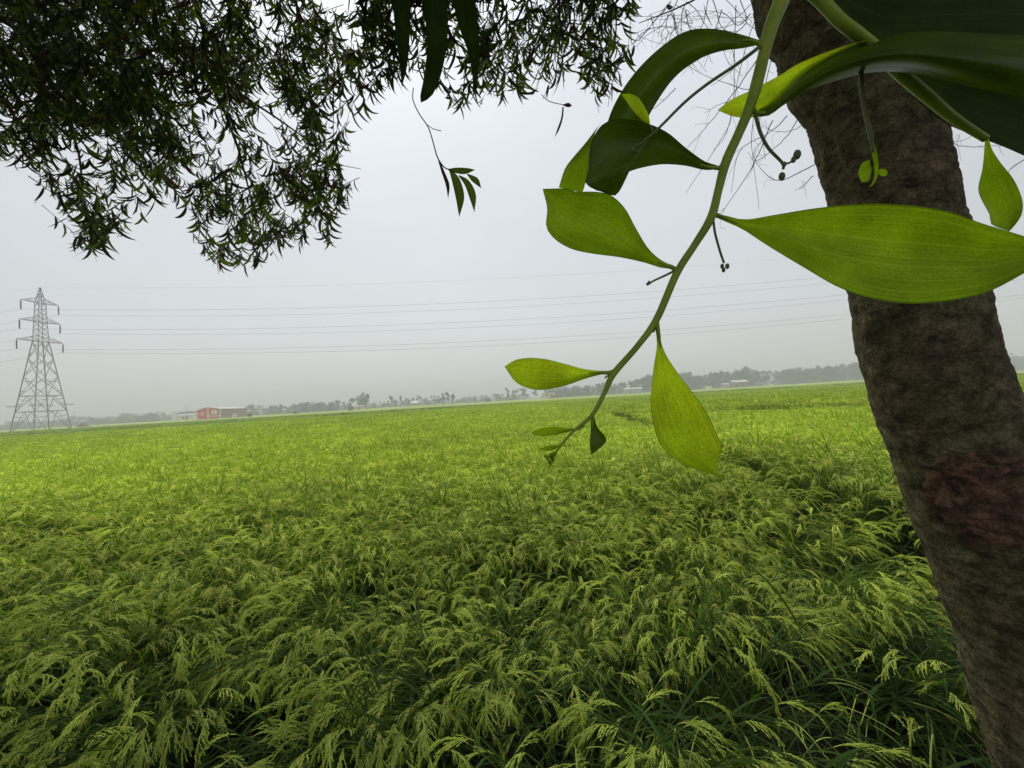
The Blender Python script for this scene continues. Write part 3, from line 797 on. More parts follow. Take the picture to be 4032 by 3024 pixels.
limb([lower_fork, lower_fork + np.array([.7, -.3, .9]), lower_fork + np.array([1.5, -.5, 2.4])], .07, .02, parent=tree, m=M_bark)
limb([fork, fork + np.array([-.6, .1, .9]), fork + np.array([-1.6, .2, 2.0])], .08, .02, parent=tree, m=M_bark)
limb([fork, fork + np.array([.3, -.5, 1.0]), fork + np.array([.6, -1.4, 2.4])], .08, .02, parent=tree, m=M_bark)
V3, F3 = upper_crown(70000, (1.6, .4, 6.4), (5.2, 4.8, 2.2), 6)
fast_mesh('crown', V3, F3, [M_leaf_dark, M_leaf_mid], np.random.default_rng(2).choice([0, 0, 1], len(F3)), tree)
# bare twigs hanging left of the trunk
r = np.random.default_rng(77)
def hang(pts, dep, r0=.0022, r1=.0009):
    q2 = smooth_path(pts, 18) + np.cumsum(r.normal(0, 1.1, (18, 2)), axis=0) * .7
    bt = MB(); bt.tube([P(x, y, dep) for x, y in q2], np.linspace(r0, r1, 18), 4, cap=False)
    for k in r.integers(4, 16, 3):
        e2 = q2[k] + (q2[k + 1] - q2[k]) * 2 + r.normal(0, 12, 2); e3 = e2 + r.normal(0, 8, 2) + np.array([0, 10])
        bt.tube(smooth_path([P(*q2[k], dep), P(*e2, dep), P(*e3, dep)], 6), np.linspace(r1 * .9, r1 * .6, 6), 3, cap=False); bt.build('dry_twig', M_twig, tree)
TW_P = [[(1450, 0), (1380, 90), (1440, 20)], [(1365, 95), (1400, 60), (1450, 55), (1475, 62)], [(1640, 20), (1600, 160), (1575, 290), (1545, 330)],
        [(1590, 10), (1585, 120), (1580, 250), (1560, 300), (1480, 420)], [(1660, 60), (1640, 200), (1628, 300), (1645, 450)], [(1540, 0), (1560, 60), (1600, 80), (1655, 110)],
        [(1560, 20), (1540, 80), (1520, 150)], [(1480, 20), (1500, 70), (1560, 60), (1620, 40)], [(1640, 120), (1560, 230), (1480, 315)], [(1700, 250), (1660, 290), (1595, 330), (1575, 420)],
        [(1735, 240), (1700, 300), (1640, 350), (1620, 330)], [(1760, 355), (1690, 390), (1650, 370), (1632, 330), (1660, 290)], [(1755, 380), (1720, 410), (1712, 414)], [(1745, 230), (1730, 270), (1680, 285), (1640, 270)],
        [(1600, 0), (1615, 50), (1580, 90), (1590, 150), (1540, 190)], [(1530, 0), (1515, 60), (1480, 45)], [(1620, 30), (1590, 55), (1560, 30), (1500, 25)], [(1460, 190), (1420, 230), (1370, 250)],
        [(2030, 230), (2022, 290), (2075, 300), (2110, 285)], [(2045, 280), (2060, 310), (2100, 318), (2175, 318)], [(2212, 345), (2180, 365), (2160, 400)], [(1640, 200), (1600, 215), (1560, 218), (1520, 240)],
        [(1655, 180), (1610, 190), (1520, 160), (1460, 120)], [(1670, 260), (1640, 330), (1600, 400), (1545, 470)], [(1690, 20), (1660, 160), (1640, 260), (1655, 350)]]
for i, p in enumerate(TW_P):
    hang(p, 1.75 + .5 * r.random())
for i in range(12):
    x0 = r.uniform(1430, 1665); y0 = r.uniform(-30, 60); dep = r.uniform(1.7, 2.6)
    pts = [(x0, y0)]
    drift = r.normal(-3, 9)
    for k in range(r.integers(4, 8)):
        drift += r.normal(0, 5); pts.append((pts[-1][0] + drift, pts[-1][1] + r.uniform(10, 30)))
    hang(pts, dep, .002, .0008)
    if r.random() < .7:
        q = pts[1]; hang([q, (q[0] + r.normal(0, 30), q[1] + r.uniform(5, 40)), (q[0] + r.normal(0, 50), q[1] + r.uniform(10, 70))], dep, .0013, .0007)
limb([P(1690, -100, 1.32), P(1600, -60, 1.9), P(1480, 10, 2.1), P(1380, 50, 2.3)], .012, .002, parent=tree)
# a few leaves among the twigs
pp_ = [(1440, 10, 2.2), (1405, 30, 2.2), (1520, 8, 2.2), (1370, 95, 2.3), (1345, 20, 2.1), (1460, -8, 2.2), (1495, 5, 2.3)]
pos = np.array([P(*q) for q in pp_]); n = len(pos)
Vt, Ft = sickles(pos, r.normal(0, .3, (n, 3)) + np.array([0, 0, -1]), r.normal(0, 1, (n, 3)), r.uniform(.09, .13, n), r.uniform(.016, .024, n), r.normal(0, .6, n))
fast_mesh('leaves', Vt, Ft, [M_leaf_dark], None, tree)

# ------------------------------------------------------------------ leaves drawn from outlines
def phyllode(name, m, edge_a, edge_b, d0, d1, parent, bulge=.006, na=26, nb=9, wave=.0012, label=None, dmid=None):
    """leaf blade between two edge lines that share base and tip; d0/d1 are camera depths of base and tip"""
    A = smooth_path(edge_a, na); B = smooth_path(edge_b, na)
    mb = MB(); vs = []; uv = []
    for i in range(na):
        t = i / (na - 1)
        dep = d0 + (d1 - d0) * t
        if dmid is not None: dep += (dmid - (d0 + d1) / 2) * math.sin(math.pi * t)
        for j in range(nb):
            s_ = j / (nb - 1)
            xy = A[i] * (1 - s_) + B[i] * s_
            vs.append(P(xy[0], xy[1], dep + bulge * math.sin(math.pi * s_) * math.sin(math.pi * t) + wave * math.sin(6 * t + 3 * s_)))
            uv.append((t, s_))
    fs = [(i * nb + j, i * nb + j + 1, (i + 1) * nb + j + 1, (i + 1) * nb + j) for i in range(na - 1) for j in range(nb - 1)]
    mb.add(vs, fs, 0, uv)
    o = mb.build(name, m, parent)
    if label: o['label'] = label
    return o
def stemtube(name, m, pts, parent, deps, rads_px, n=30, sides=10):
    pts = np.array(pts, float)
    k = len(pts)
    xy = smooth_path(pts, n)
    t = np.linspace(0, 1, n)
    seg = np.linalg.norm(np.diff(pts, axis=0), axis=1); cum = np.concatenate([[0], np.cumsum(seg)]); cum /= cum[-1]
    dep = np.interp(t, cum, deps); rp = np.interp(t, cum, rads_px)
    b = MB(); b.tube(np.array([P(x, y, d) for (x, y), d in zip(xy, dep)]), rp * S * dep / F, sides)
    return b.build(name, m, parent)
def bud(mb, x, y, dep, r_px, stretch=1.4):
    c = P(x, y, dep); rr_ = r_px * S * dep / F
    th = np.linspace(0, math.pi, 7)
    mb.tube([c + np.array([0, 0, 1.0]) * rr_ * stretch * math.cos(a) for a in th], np.maximum(rr_ * np.sin(th), 1e-5), 8)

shoot_base = P(1700, -60, .30)
shoot = thing('leafy_shoot', 'drooping green shoot with broad pale green leaves hanging before the tree trunk', 'plant', shoot_base)
stemtube('stem', M_stem, [(1700, -60), (1688, 0), (1668, 50), (1652, 110), (1635, 180), (1618, 235), (1595, 290), (1568, 350), (1552, 410), (1536, 470), (1500, 530), (1462, 590), (1418, 690), (1375, 750), (1325, 808), (1305, 850), (1278, 898), (1240, 930), (1212, 962), (1196, 985)],
         shoot, [.30, .30, .30, .298, .296, .294, .292, .29, .288, .286, .286, .286, .285, .284, .283, .282, .281, .28, .279, .278],
         [17.5, 16.5, 15, 12, 12.5, 10.5, 9.6, 10, 8.4, 9, 7.6, 8, 7.6, 6.4, 7.0, 5.0, 4.6, 3.0, 2.4, 1.5], 90, 14)
for pts, d_ in [([(1656, 104), (1642, 96), (1622, 88), (1600, 88)], .299), ([(1566, 352), (1556, 362), (1538, 362), (1512, 356)], .290), ([(1464, 588), (1456, 580), (1440, 574), (1420, 566)], .287),
                ([(1533, 470), (1546, 464), (1566, 472), (1592, 482)], .287), ([(1416, 692), (1420, 708), (1424, 730), (1426, 752)], .285), ([(1330, 802), (1318, 805), (1296, 805), (1272, 806)], .284),
                ([(1620, 232), (1632, 243), (1648, 245), (1668, 238)], .297), ([(1278, 896), (1281, 906), (1280, 918), (1281, 926)], .281), ([(1262, 918), (1252, 926), (1236, 928), (1222, 930)], .281)]:
    k_ = .45 if d_ == .281 else 1.0
    stemtube('petiole', M_stem, pts, shoot, [d_] * 4, [7.5 * k_, 5.0 * k_, 3.4 * k_, 1.6 * k_], 14, 10)
# 1: long arched leaf at the top left of the shoot
phyllode('leaf', M_shaded, [(1645, 88), (1600, 74), (1540, 62), (1480, 68), (1420, 108), (1365, 165), (1325, 230), (1300, 300), (1275, 345), (1262, 392), (1290, 412)],
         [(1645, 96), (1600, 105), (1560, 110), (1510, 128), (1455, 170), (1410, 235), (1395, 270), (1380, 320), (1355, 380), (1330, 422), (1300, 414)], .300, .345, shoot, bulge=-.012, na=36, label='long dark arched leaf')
phyllode('leaf', M_mid, [(1330, 370), (1312, 376), (1298, 390), (1296, 405), (1312, 422)], [(1345, 372), (1347, 385), (1340, 402), (1328, 418), (1316, 424)], .352, .352, shoot)
# 2: folded leaf
phyllode('leaf', M_shaded, [(1549, 357), (1520, 347), (1480, 318), (1440, 285), (1390, 264), (1335, 257), (1300, 270), (1280, 300), (1274, 318)],
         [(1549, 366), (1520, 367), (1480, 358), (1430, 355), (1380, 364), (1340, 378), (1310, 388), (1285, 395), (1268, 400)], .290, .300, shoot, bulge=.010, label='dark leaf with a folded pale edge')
phyllode('leaf_fold', M_mid, [(1300, 262), (1285, 282), (1262, 312), (1238, 340), (1220, 365), (1207, 405)], [(1284, 285), (1281, 305), (1277, 335), (1270, 370), (1262, 405), (1258, 416)], .300, .312, shoot, bulge=-.004, na=14)
# 3
phyllode('leaf', M_mid, [(1455, 573), (1430, 563), (1400, 536), (1372, 490), (1350, 450), (1320, 422), (1285, 414), (1245, 414), (1225, 407), (1172, 408)],
         [(1455, 581), (1425, 578), (1395, 568), (1340, 556), (1280, 548), (1235, 538), (1200, 518), (1180, 490), (1182, 450), (1172, 408)], .287, .275, shoot, bulge=.010, label='broad olive leaf with a squared tip')
# 4: the big one across the trunk
phyllode('leaf', M_mid, [(1540, 460), (1570, 466), (1610, 474), (1680, 463), (1760, 450), (1850, 441), (1910, 440), (1990, 446), (2060, 460), (2120, 482), (2180, 500), (2260, 525)],
         [(1538, 466), (1565, 478), (1605, 496), (1660, 532), (1740, 580), (1810, 620), (1880, 644), (1960, 656), (2050, 650), (2130, 632), (2195, 600), (2262, 560)], .287, .262, shoot, bulge=.012, na=40, nb=11, label='largest broad green leaf across the trunk')
# 5: hanging
phyllode('leaf', M_bright, [(1414, 700), (1419, 745), (1411, 800), (1406, 870), (1412, 920), (1430, 965), (1470, 1000), (1510, 1016), (1549, 1028)],
         [(1422, 698), (1430, 745), (1450, 785), (1490, 840), (1525, 890), (1545, 930), (1559, 968), (1552, 990), (1549, 1028)], .285, .272, shoot, bulge=.010, na=30, label='bright yellow green leaf hanging straight down')
# 6
phyllode('leaf', M_bright, [(1328, 801), (1300, 801), (1262, 797), (1220, 786), (1180, 776), (1140, 773), (1110, 779), (1090, 792)],
         [(1328, 807), (1300, 809), (1265, 818), (1225, 832), (1185, 841), (1150, 841), (1115, 826), (1090, 792)], .284, .272, shoot, bulge=.006, label='bright small leaf pointing left')
# 7, 8, 9 small leaves near the tip
phyllode('leaf', M_mid, [(1256, 924), (1230, 925), (1195, 922), (1165, 926), (1147, 936)], [(1254, 928), (1230, 932), (1200, 940), (1170, 942), (1147, 936)], .281, .274, shoot, na=14, bulge=.002)
phyllode('leaf', M_shaded, [(1277, 900), (1276, 930), (1274, 960), (1277, 983)], [(1284, 900), (1290, 922), (1310, 952), (1277, 983)], .281, .277, shoot, na=14, bulge=.003, label='small grey green folded leaf')
phyllode('leaf', M_mid, [(1212, 960), (1190, 962), (1160, 970)], [(1211, 963), (1190, 974), (1160, 970)], .279, .275, shoot, na=8, bulge=.001)
phyllode('leaf', M_mid, [(1203, 972), (1185, 980), (1174, 987)], [(1203, 976), (1192, 988), (1174, 987)], .278, .276, shoot, na=8, bulge=.001)
phyllode('leaf', M_mid, [(1202, 980), (1195, 1000), (1184, 1014)], [(1198, 978), (1187, 995), (1184, 1014)], .278, .276, shoot, na=8, bulge=.001)
# small leaf on the thin side stalk
phyllode('leaf', M_bright, [(1402, 270), (1390, 262), (1368, 240), (1348, 212), (1342, 204)], [(1404, 266), (1400, 245), (1380, 212), (1360, 202), (1342, 204)], .296, .290, shoot, na=12, bulge=.003)
# flower stalks with buds
def stalk(pts, dep, r0, r1, buds):
    b = MB(); xy = smooth_path(pts, 16)
    b.tube([P(x, y, dep) for x, y in xy], np.linspace(r0, r1, 16) * S * dep / F, 8)
    for (x, y, rp) in buds: bud(b, x, y, dep, rp)
    return b.build('flower_stalk', M_bud, shoot)
stalk([(1642, 100), (1590, 140), (1530, 180), (1480, 220), (1430, 270), (1398, 300), (1370, 322)], .296, 4.0, 2.6, [(1368, 325, 5), (1378, 328, 4), (1372, 318, 4)])
stalk([(1396, 305), (1375, 340), (1345, 378)], .291, 1.6, 1.0, [])
stalk([(1404, 272), (1412, 285), (1418, 290)], .296, 2.2, 2.2, [])
stalk([(1632, 248), (1642, 285), (1660, 320), (1690, 352), (1692, 365)], .297, 3.8, 2.8, [(1689, 381, 6.5), (1694, 355, 4.5), (1722, 334, 7.5)])
stalk([(1693, 355), (1708, 350), (1722, 336)], .297, 2.4, 2.0, [(1714, 345, 5)])
stalk([(1541, 476), (1545, 505), (1556, 545), (1564, 568)], .287, 2.6, 2.4, [(1563, 583, 4), (1571, 575, 4.5), (1560, 575, 4)])
stalk([(1455, 586), (1435, 596), (1415, 605), (1403, 612)], .287, 2.6, 2.0, [(1402, 611, 3.5), (1398, 614, 2.4)])
stalk([(1416, 703), (1413, 714), (1412, 718)], .285, 2.4, 1.8, [])
stalk([(1326, 810), (1313, 812), (1306, 817)], .284, 2.2, 1.6, [])
bmb = MB()
for (x, y, rp) in [(1190, 985, 3.5), (1183, 991, 3), (1194, 992, 3.5), (1187, 998, 3), (1178, 986, 2.5)]: bud(bmb, x, y, .278, rp)
bmb.build('buds', M_bud, shoot)

# second shoot: the big leaves in the upper right corner
shoot2 = thing('leafy_shoot', 'green shoot with a large twisted leaf and dark broad leaves at the upper right corner', 'plant', P(1745, -40, .27))
stemtube('stem', M_stem, [(1735, -30), (1772, 0), (1815, 45), (1850, 72), (1890, 105), (1945, 158), (2000, 205), (2060, 255), (2130, 300)], shoot2,
         [.262, .262, .262, .264, .27, .275, .277, .279, .28], [12, 12, 12, 12, 12, 11.5, 11, 9, 7], 40, 12)
phyllode('leaf', M_bright, [(1550, 238), (1580, 215), (1620, 196), (1680, 165), (1720, 140), (1770, 118), (1830, 97), (1875, 86)],
         [(1550, 238), (1585, 252), (1625, 254), (1650, 242), (1685, 212), (1730, 165), (1775, 134), (1830, 106), (1875, 86)], .312, .262, shoot2, bulge=.004, na=26, label='bright yellow green end of the twisted leaf')
phyllode('leaf', M_shaded, [(1640, 236), (1662, 226), (1692, 200), (1735, 158), (1790, 120), (1850, 95), (1930, 74), (2010, 66), (2100, 70), (2230, 76), (2300, 85)],
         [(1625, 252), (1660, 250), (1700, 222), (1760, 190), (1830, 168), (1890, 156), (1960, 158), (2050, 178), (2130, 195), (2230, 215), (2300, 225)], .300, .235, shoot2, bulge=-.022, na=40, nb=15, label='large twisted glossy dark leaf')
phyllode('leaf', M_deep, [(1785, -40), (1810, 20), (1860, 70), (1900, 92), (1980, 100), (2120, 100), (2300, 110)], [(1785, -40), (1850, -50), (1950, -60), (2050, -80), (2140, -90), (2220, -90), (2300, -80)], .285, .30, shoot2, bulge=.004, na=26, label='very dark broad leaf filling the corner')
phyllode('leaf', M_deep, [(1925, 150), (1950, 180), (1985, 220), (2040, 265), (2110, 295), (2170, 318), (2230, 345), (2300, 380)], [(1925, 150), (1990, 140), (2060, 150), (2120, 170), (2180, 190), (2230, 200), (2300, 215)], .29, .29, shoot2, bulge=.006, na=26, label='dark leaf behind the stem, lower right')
phyllode('leaf', M_mid, [(2128, 290), (2126, 325), (2122, 365), (2113, 408), (2122, 435), (2138, 465), (2142, 485), (2180, 500)], [(2134, 288), (2142, 320), (2162, 352), (2190, 388), (2208, 430), (2208, 460), (2196, 482), (2180, 500)], .282, .272, shoot2, bulge=.010, na=24, label='small bulging leaf hanging by the stem')
stemtube('flower_stalk', M_bud, [(1860, 155), (1862, 200), (1868, 240), (1880, 290), (1886, 330)], shoot2, [.27, .272, .274, .276, .278], [4.5, 4.2, 3.8, 4.5, 2.5], 24, 8)
phyllode('leaf', M_mid, [(1881, 310), (1884, 335), (1889, 370), (1884, 395), (1876, 405)], [(1886, 305), (1896, 335), (1897, 375), (1888, 398), (1876, 405)], .277, .275, shoot2, na=12, bulge=.002)
phyllode('leaf', M_mid, [(1878, 345), (1862, 352), (1854, 375), (1862, 395)], [(1880, 350), (1882, 370), (1876, 390), (1862, 395)], .279, .278, shoot2, na=10, bulge=.002)
phyllode('leaf', M_mid, [(1888, 368), (1898, 366), (1908, 364), (1916, 368), (1918, 374)], [(1889, 372), (1898, 377), (1908, 381), (1915, 379), (1918, 374)], .279, .278, shoot2, na=8, bulge=.001)

# the three big leaves hanging down into the top of the picture
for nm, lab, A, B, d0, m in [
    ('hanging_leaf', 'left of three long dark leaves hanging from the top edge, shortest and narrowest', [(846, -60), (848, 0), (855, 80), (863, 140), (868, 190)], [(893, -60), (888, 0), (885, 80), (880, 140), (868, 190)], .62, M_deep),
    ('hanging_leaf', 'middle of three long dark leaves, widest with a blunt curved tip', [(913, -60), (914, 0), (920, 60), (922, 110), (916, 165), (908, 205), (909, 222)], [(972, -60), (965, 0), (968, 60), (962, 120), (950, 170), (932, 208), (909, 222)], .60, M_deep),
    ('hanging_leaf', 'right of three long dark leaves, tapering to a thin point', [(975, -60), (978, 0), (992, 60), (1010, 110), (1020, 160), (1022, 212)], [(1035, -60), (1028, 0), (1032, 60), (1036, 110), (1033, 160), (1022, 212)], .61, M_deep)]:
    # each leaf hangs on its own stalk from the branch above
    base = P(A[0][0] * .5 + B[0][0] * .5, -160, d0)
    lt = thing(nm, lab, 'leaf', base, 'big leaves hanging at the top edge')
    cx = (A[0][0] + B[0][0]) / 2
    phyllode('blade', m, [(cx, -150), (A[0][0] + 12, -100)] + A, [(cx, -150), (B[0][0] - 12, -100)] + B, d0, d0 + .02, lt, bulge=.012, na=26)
    stemtube('stalk', M_stem, [(cx, -160), (cx + 5, -155), (cx, -148)], lt, [d0] * 3, [4, 4, 4], 6, 6)
# thin sprig hanging in the middle
sp1 = thing('leafy_sprig', 'thin hanging sprig with a small cluster of five narrow leaves against the sky', 'plant', P(893, 190, 1.25))
stemtube('stem', M_twig, [(893, 190), (892, 215), (905, 245), (925, 275), (935, 305), (945, 340), (960, 362), (972, 366)], sp1, [1.25] * 8, [1.1, 1.1, 1.2, 1.2, 1.3, 1.4, 1.4, 1.2], 26, 5)
stemtube('stem', M_twig, [(924, 270), (935, 278), (953, 283)], sp1, [1.25] * 3, [.8, .8, .9], 8, 5)
for A, B, m in [([(968, 365), (985, 362), (1010, 363), (1027, 367)], [(968, 368), (985, 374), (1005, 376), (1027, 367)], M_leaf_mid),
                ([(970, 368), (976, 390), (984, 425), (992, 469)], [(974, 366), (992, 385), (1003, 425), (992, 469)], M_leaf_mid),
                ([(990, 380), (1004, 400), (1015, 430), (1025, 459)], [(992, 378), (1013, 390), (1028, 420), (1025, 459)], M_leaf_mid),
                ([(1008, 376), (1020, 392), (1040, 407)], [(1010, 375), (1032, 385), (1040, 407)], M_leaf_mid),
                ([(946, 345), (953, 370), (963, 400), (968, 430)], [(949, 345), (960, 370), (971, 400), (968, 430)], M_leaf_dry)]:
    phyllode('leaf', m, A, B, 1.25, 1.24, sp1, bulge=.01, na=14, nb=5)
sp2 = thing('leafy_sprig', 'tiny hanging sprig with one dry leaf beside the crown, right of centre', 'plant', P(1175, 215, 1.6))
stemtube('stem', M_twig, [(1170, 205), (1185, 218), (1205, 224), (1218, 226)], sp2, [1.6] * 4, [.8, .8, .8, .7], 10, 5)
phyllode('leaf', M_leaf_dry, [(1216, 226), (1228, 222), (1236, 228)], [(1216, 228), (1228, 232), (1236, 228)], 1.6, 1.6, sp2, na=8, nb=4)
phyllode('leaf', M_leaf_dark, [(1215, 230), (1212, 255), (1204, 278), (1198, 297)], [(1218, 232), (1216, 255), (1208, 280), (1198, 297)], 1.6, 1.6, sp2, na=10, nb=4)

# ------------------------------------------------------------------ pylon
PB = G(164, 110.0)
PHI = math.radians(8.6)
ax_arm = np.array([math.sin(PHI), math.cos(PHI), 0]); ax_line = np.array([math.cos(PHI), -math.sin(PHI), 0])
def TWP(a, l, z): return PB + ax_arm * a + ax_line * l + np.array([0, 0, z])
HZ = [(0, 4.15), (6.3, 3.42), (10.7, 2.9), (16.2, 2.27), (21.4, 1.66), (26.2, 1.1), (29, 1.0), (31.8, .9), (34.5, .82), (37.3, .75), (41.8, .08)]
def hw(z): return float(np.interp(z, [a for a, b in HZ], [b for a, b in HZ]))
pylon = thing('power_pylon', 'tall steel lattice power pylon with three pairs of arms at the left of the field', 'pylon', PB)
def corner(i, z):
    sx, sy = [(-1, -1), (1, -1), (1, 1), (-1, 1)][i]; h = hw(z); return TWP(sx * h, sy * h, z)
for i in range(4):
    b = MB()
    for (z0, _), (z1, _) in zip(HZ[:-1], HZ[1:]): b.bar(corner(i, z0), corner(i, z1), .15 if z0 < 26 else .10)
    b.build('leg', M_steel, pylon, smooth=False)
b = MB()
lv = [z for z, _ in HZ]
lv2 = [0, 6.3, 10.7, 16.2, 21.4, 26.2] + list(np.arange(27.6, 37.4, 1.4)) + [38.6, 40.2]
for z0, z1 in zip(lv2[:-1], lv2[1:]):
    rr_ = .075 if z0 < 26 else .05
    for i in range(4):
        j = (i + 1) % 4
        if z0 == 0 or z0 == 6.3:
            m_ = (corner(i, z1) + corner(j, z1)) / 2
            b.bar(corner(i, z0), m_, rr_); b.bar(corner(j, z0), m_, rr_)
            for t in (.45, .72):
                q = corner(i, z0) * (1 - t) + m_ * t; b.bar(q, corner(i, z0 + (z1 - z0) * (t + .1)), rr_ * .6)
                q = corner(j, z0) * (1 - t) + m_ * t; b.bar(q, corner(j, z0 + (z1 - z0) * (t + .1)), rr_ * .6)
            b.bar(corner(i, z1), corner(j, z1), rr_)
        else:
            b.bar(corner(i, z0), corner(j, z1), rr_); b.bar(corner(j, z0), corner(i, z1), rr_)
            if 10 < z0 < 26:
                for t in (.25, .75):
                    zz = z0 + (z1 - z0) * t; b.bar(corner(i, zz), corner(i, z0) * (1 - t) + corner(j, z1) * t, rr_ * .6)
                    b.bar(corner(j, zz), corner(j, z0) * (1 - t) + corner(i, z1) * t, rr_ * .6)
for z in (26.2, 31.8, 37.3):
    for i in range(4): b.bar(corner(i, z), corner((i + 1) % 4, z), .06)
b.build('bracing', M_steel, pylon, smooth=False)
TIPS = []
for z, ln in ((26.2, 4.9), (31.8, 4.3), (37.3, 4.0)):
    for sgn in (-1, 1):
        b = MB(); h = hw(z); tip = TWP(sgn * ln, 0, z + .15)
        for s_ in (-1, 1):
            lo = TWP(sgn * h, s_ * h, z); hi = TWP(sgn * hw(z + 1.5), s_ * hw(z + 1.5), z + 1.5)
            b.bar(lo, tip, .07); b.bar(hi, tip, .06)
            for t in (.33, .66):
                b.bar(lo * (1 - t) + tip * t, hi * (1 - t) + tip * t, .035)
                b.bar(lo * (1 - t) + tip * t, hi * (1 - t + .33) + tip * (t - .33), .035)
        for t in (0., .33, .66):
            b.bar(TWP(sgn * h, -h, z) * (1 - t) + tip * t, TWP(sgn * h, h, z) * (1 - t) + tip * t, .035)
        b.build('crossarm', M_steel, pylon, smooth=False)
        b = MB(); zs = np.linspace(-.35, -2.75, 25)
        b.tube([tip + np.array([0, 0, q]) for q in zs], np.where(np.arange(25) % 2, .19, .10), 8)
        b.bar(tip, tip + np.array([0, 0, -.4]), .05)
        b.build('insulator', M_insul, pylon)
        TIPS.append((z, sgn, tip + np.array([0, 0, -2.8])))
for i in range(4):
    b = MB(); z = 7.9; sx, sy = [(-1, -1), (1, -1), (1, 1), (-1, 1)][i]; h = hw(z)
    for dz in (0, .18):
        b.bar(TWP(sx * (h - .5), sy * (h - .5), z + dz), TWP(sx * (h + 1.2), sy * (h + 1.2), z + dz), .05)
        b.bar(TWP(sx * (h + .9), sy * (h - .9), z + dz), TWP(sx * (h - .9), sy * (h + .9), z + dz), .05)
    b.build('climbing_guard', M_steel, pylon, smooth=False)
# wires
ORD = {(37.3, 1): 'uppermost', (37.3, -1): 'second', (31.8, 1): 'third', (31.8, -1): 'fourth', (26.2, 1): 'fifth', (26.2, -1): 'lowest'}
def wire(p0, sag, label, r_=.026):
    pts = []
    end = np.array([290.0, 2.0, 0]); back = np.array([-280, 6.0, -2.0])
    for t in np.linspace(1, 0, 14)[:-1]:
        pts.append(p0 + back * t - np.array([0, 0, 4 * sag * 1.1 * t * (1 - t)]))
    for t in np.linspace(0, 1, 60): pts.append(p0 + end * t - np.array([0, 0, 4 * sag * t * (1 - t)]))
    for t in np.linspace(0, 1, 10)[1:]: pts.append(p0 + end * (1 + t) - np.array([0, 0, 4 * sag * t * (1 - t)]))
    b = MB(); b.tube(pts, r_, 5); o = b.build('power_line', M_wire, loc=p0)
    tag(o, label, 'wire', 'wires of the power line')
for z, sgn, p in TIPS:
    side = 'far' if sgn > 0 else 'near'
    lev = {37.3: 'top', 31.8: 'middle', 26.2: 'bottom'}[z]
    wire(p, 5.3, 'thin power wire hung from the %s side of the pylon\'s %s arms' % (side, lev))
wire(TWP(0, 0, 41.8), 4.9, 'faint earth wire strung from the very peak of the pylon', .014)

# ------------------------------------------------------------------ far trees
def crown_quads(r, lobes, n, size):
    lob = np.array(lobes)            # x,y,z,rx,ry,rz
    w = lob[:, 3] * lob[:, 5]; k = r.choice(len(lob), n, p=w / w.sum())
    d = r.normal(0, 1, (n, 3)); d /= np.linalg.norm(d, axis=1)[:, None]; d *= (r.random((n, 1)) ** .35)
    c = lob[k, :3] + d * lob[k, 3:]
    a = r.normal(0, 1, (n, 3)); a /= np.linalg.norm(a, axis=1)[:, None]
    b = np.cross(a, r.normal(0, 1, (n, 3))); b /= np.linalg.norm(b, axis=1)[:, None]
    s_ = size * r.uniform(.5, 1.2, (n, 1))
    return np.stack([c - a * s_, c - b * s_ * .6, c + a * s_, c + b * s_ * .6], 1)
def tree_parts(kind, H, W, seed):
    r = np.random.default_rng(seed); tk_ = MB(); lobes = []; W = W * .5
    if kind == 'palm':  kind = 'lolly'
    if kind == 'lolly':
        tk_.tube(smooth_path([(0, 0, 0), (.1 * W, 0, H * .35), (-.05 * W, 0, H * .8)], 6), np.linspace(.022, .012, 6) * H, 6)
        for i in range(9): lobes.append((r.normal(0, .45) * W, r.normal(0, .45) * W, H * r.uniform(.38, .9), W * r.uniform(.35, .6), W * .5, H * r.uniform(.08, .13)))
        lobes.append((r.normal(0, .5) * W, 0, H * .33, W * .3, W * .3, H * .12)); lobes.append((r.normal(0, .7) * W, 0, H * .12, W * .7, W * .5, H * .1))
    elif kind == 'tall':
        tk_.tube([(0, 0, 0), (0, 0, H * .8)], [.018 * H, .008 * H], 6)
        for i in range(8):
            t = r.uniform(.3, .93); lobes.append((r.normal(0, .4) * W, r.normal(0, .4) * W, H * t, W * r.uniform(.35, .6), W * .5, H * .1))
    elif kind == 'bush':
        tk_.tube([(0, 0, 0), (0, 0, H * .5)], [.04 * H, .02 * H], 6)
        for i in range(6): lobes.append((r.normal(0, .5) * W, r.normal(0, .5) * W, H * r.uniform(.3, .62), W * .55, W * .5, H * .33))
    else:
        tk_.tube([(0, 0, 0), (.03 * W, 0, H * .6)], [.03 * H, .012 * H], 6)
        for i in range(4): 
            e_ = np.array([r.normal(0, .5) * W, r.normal(0, .5) * W, H * r.uniform(.5, .8)]); tk_.tube([(0, 0, H * .3), e_], [.012 * H, .004 * H], 4)
        for i in range(11): lobes.append((r.normal(0, .48) * W, r.normal(0, .48) * W, H * r.uniform(.3, .88), W * r.uniform(.3, .5), W * .42, H * .13))
    q = crown_quads(r, lobes, 900, max(.32, H * .035))
    q[..., 2] = np.maximum(q[..., 2], .2)
    return tk_, q
def far_tree(name, label, u, depth, hpx, wpx, kind, seed, light=False, group=None):
    base = G(u, depth); H = hpx * depth / F + .9; W = wpx * depth / F * .86
    t = thing(name, label, 'bush' if kind == 'bush' else 'tree', base, group)
    tk_, q = tree_parts(kind, H, W, seed)
    q = q + base
    tk_.v = [a + base for a in tk_.v]
    tk_.build('trunk', M_trunk_far, t)
    cb = MB(); cb.quads(q); cb.build('crown', M_crown_far2 if light else M_crown_far, t, smooth=False)
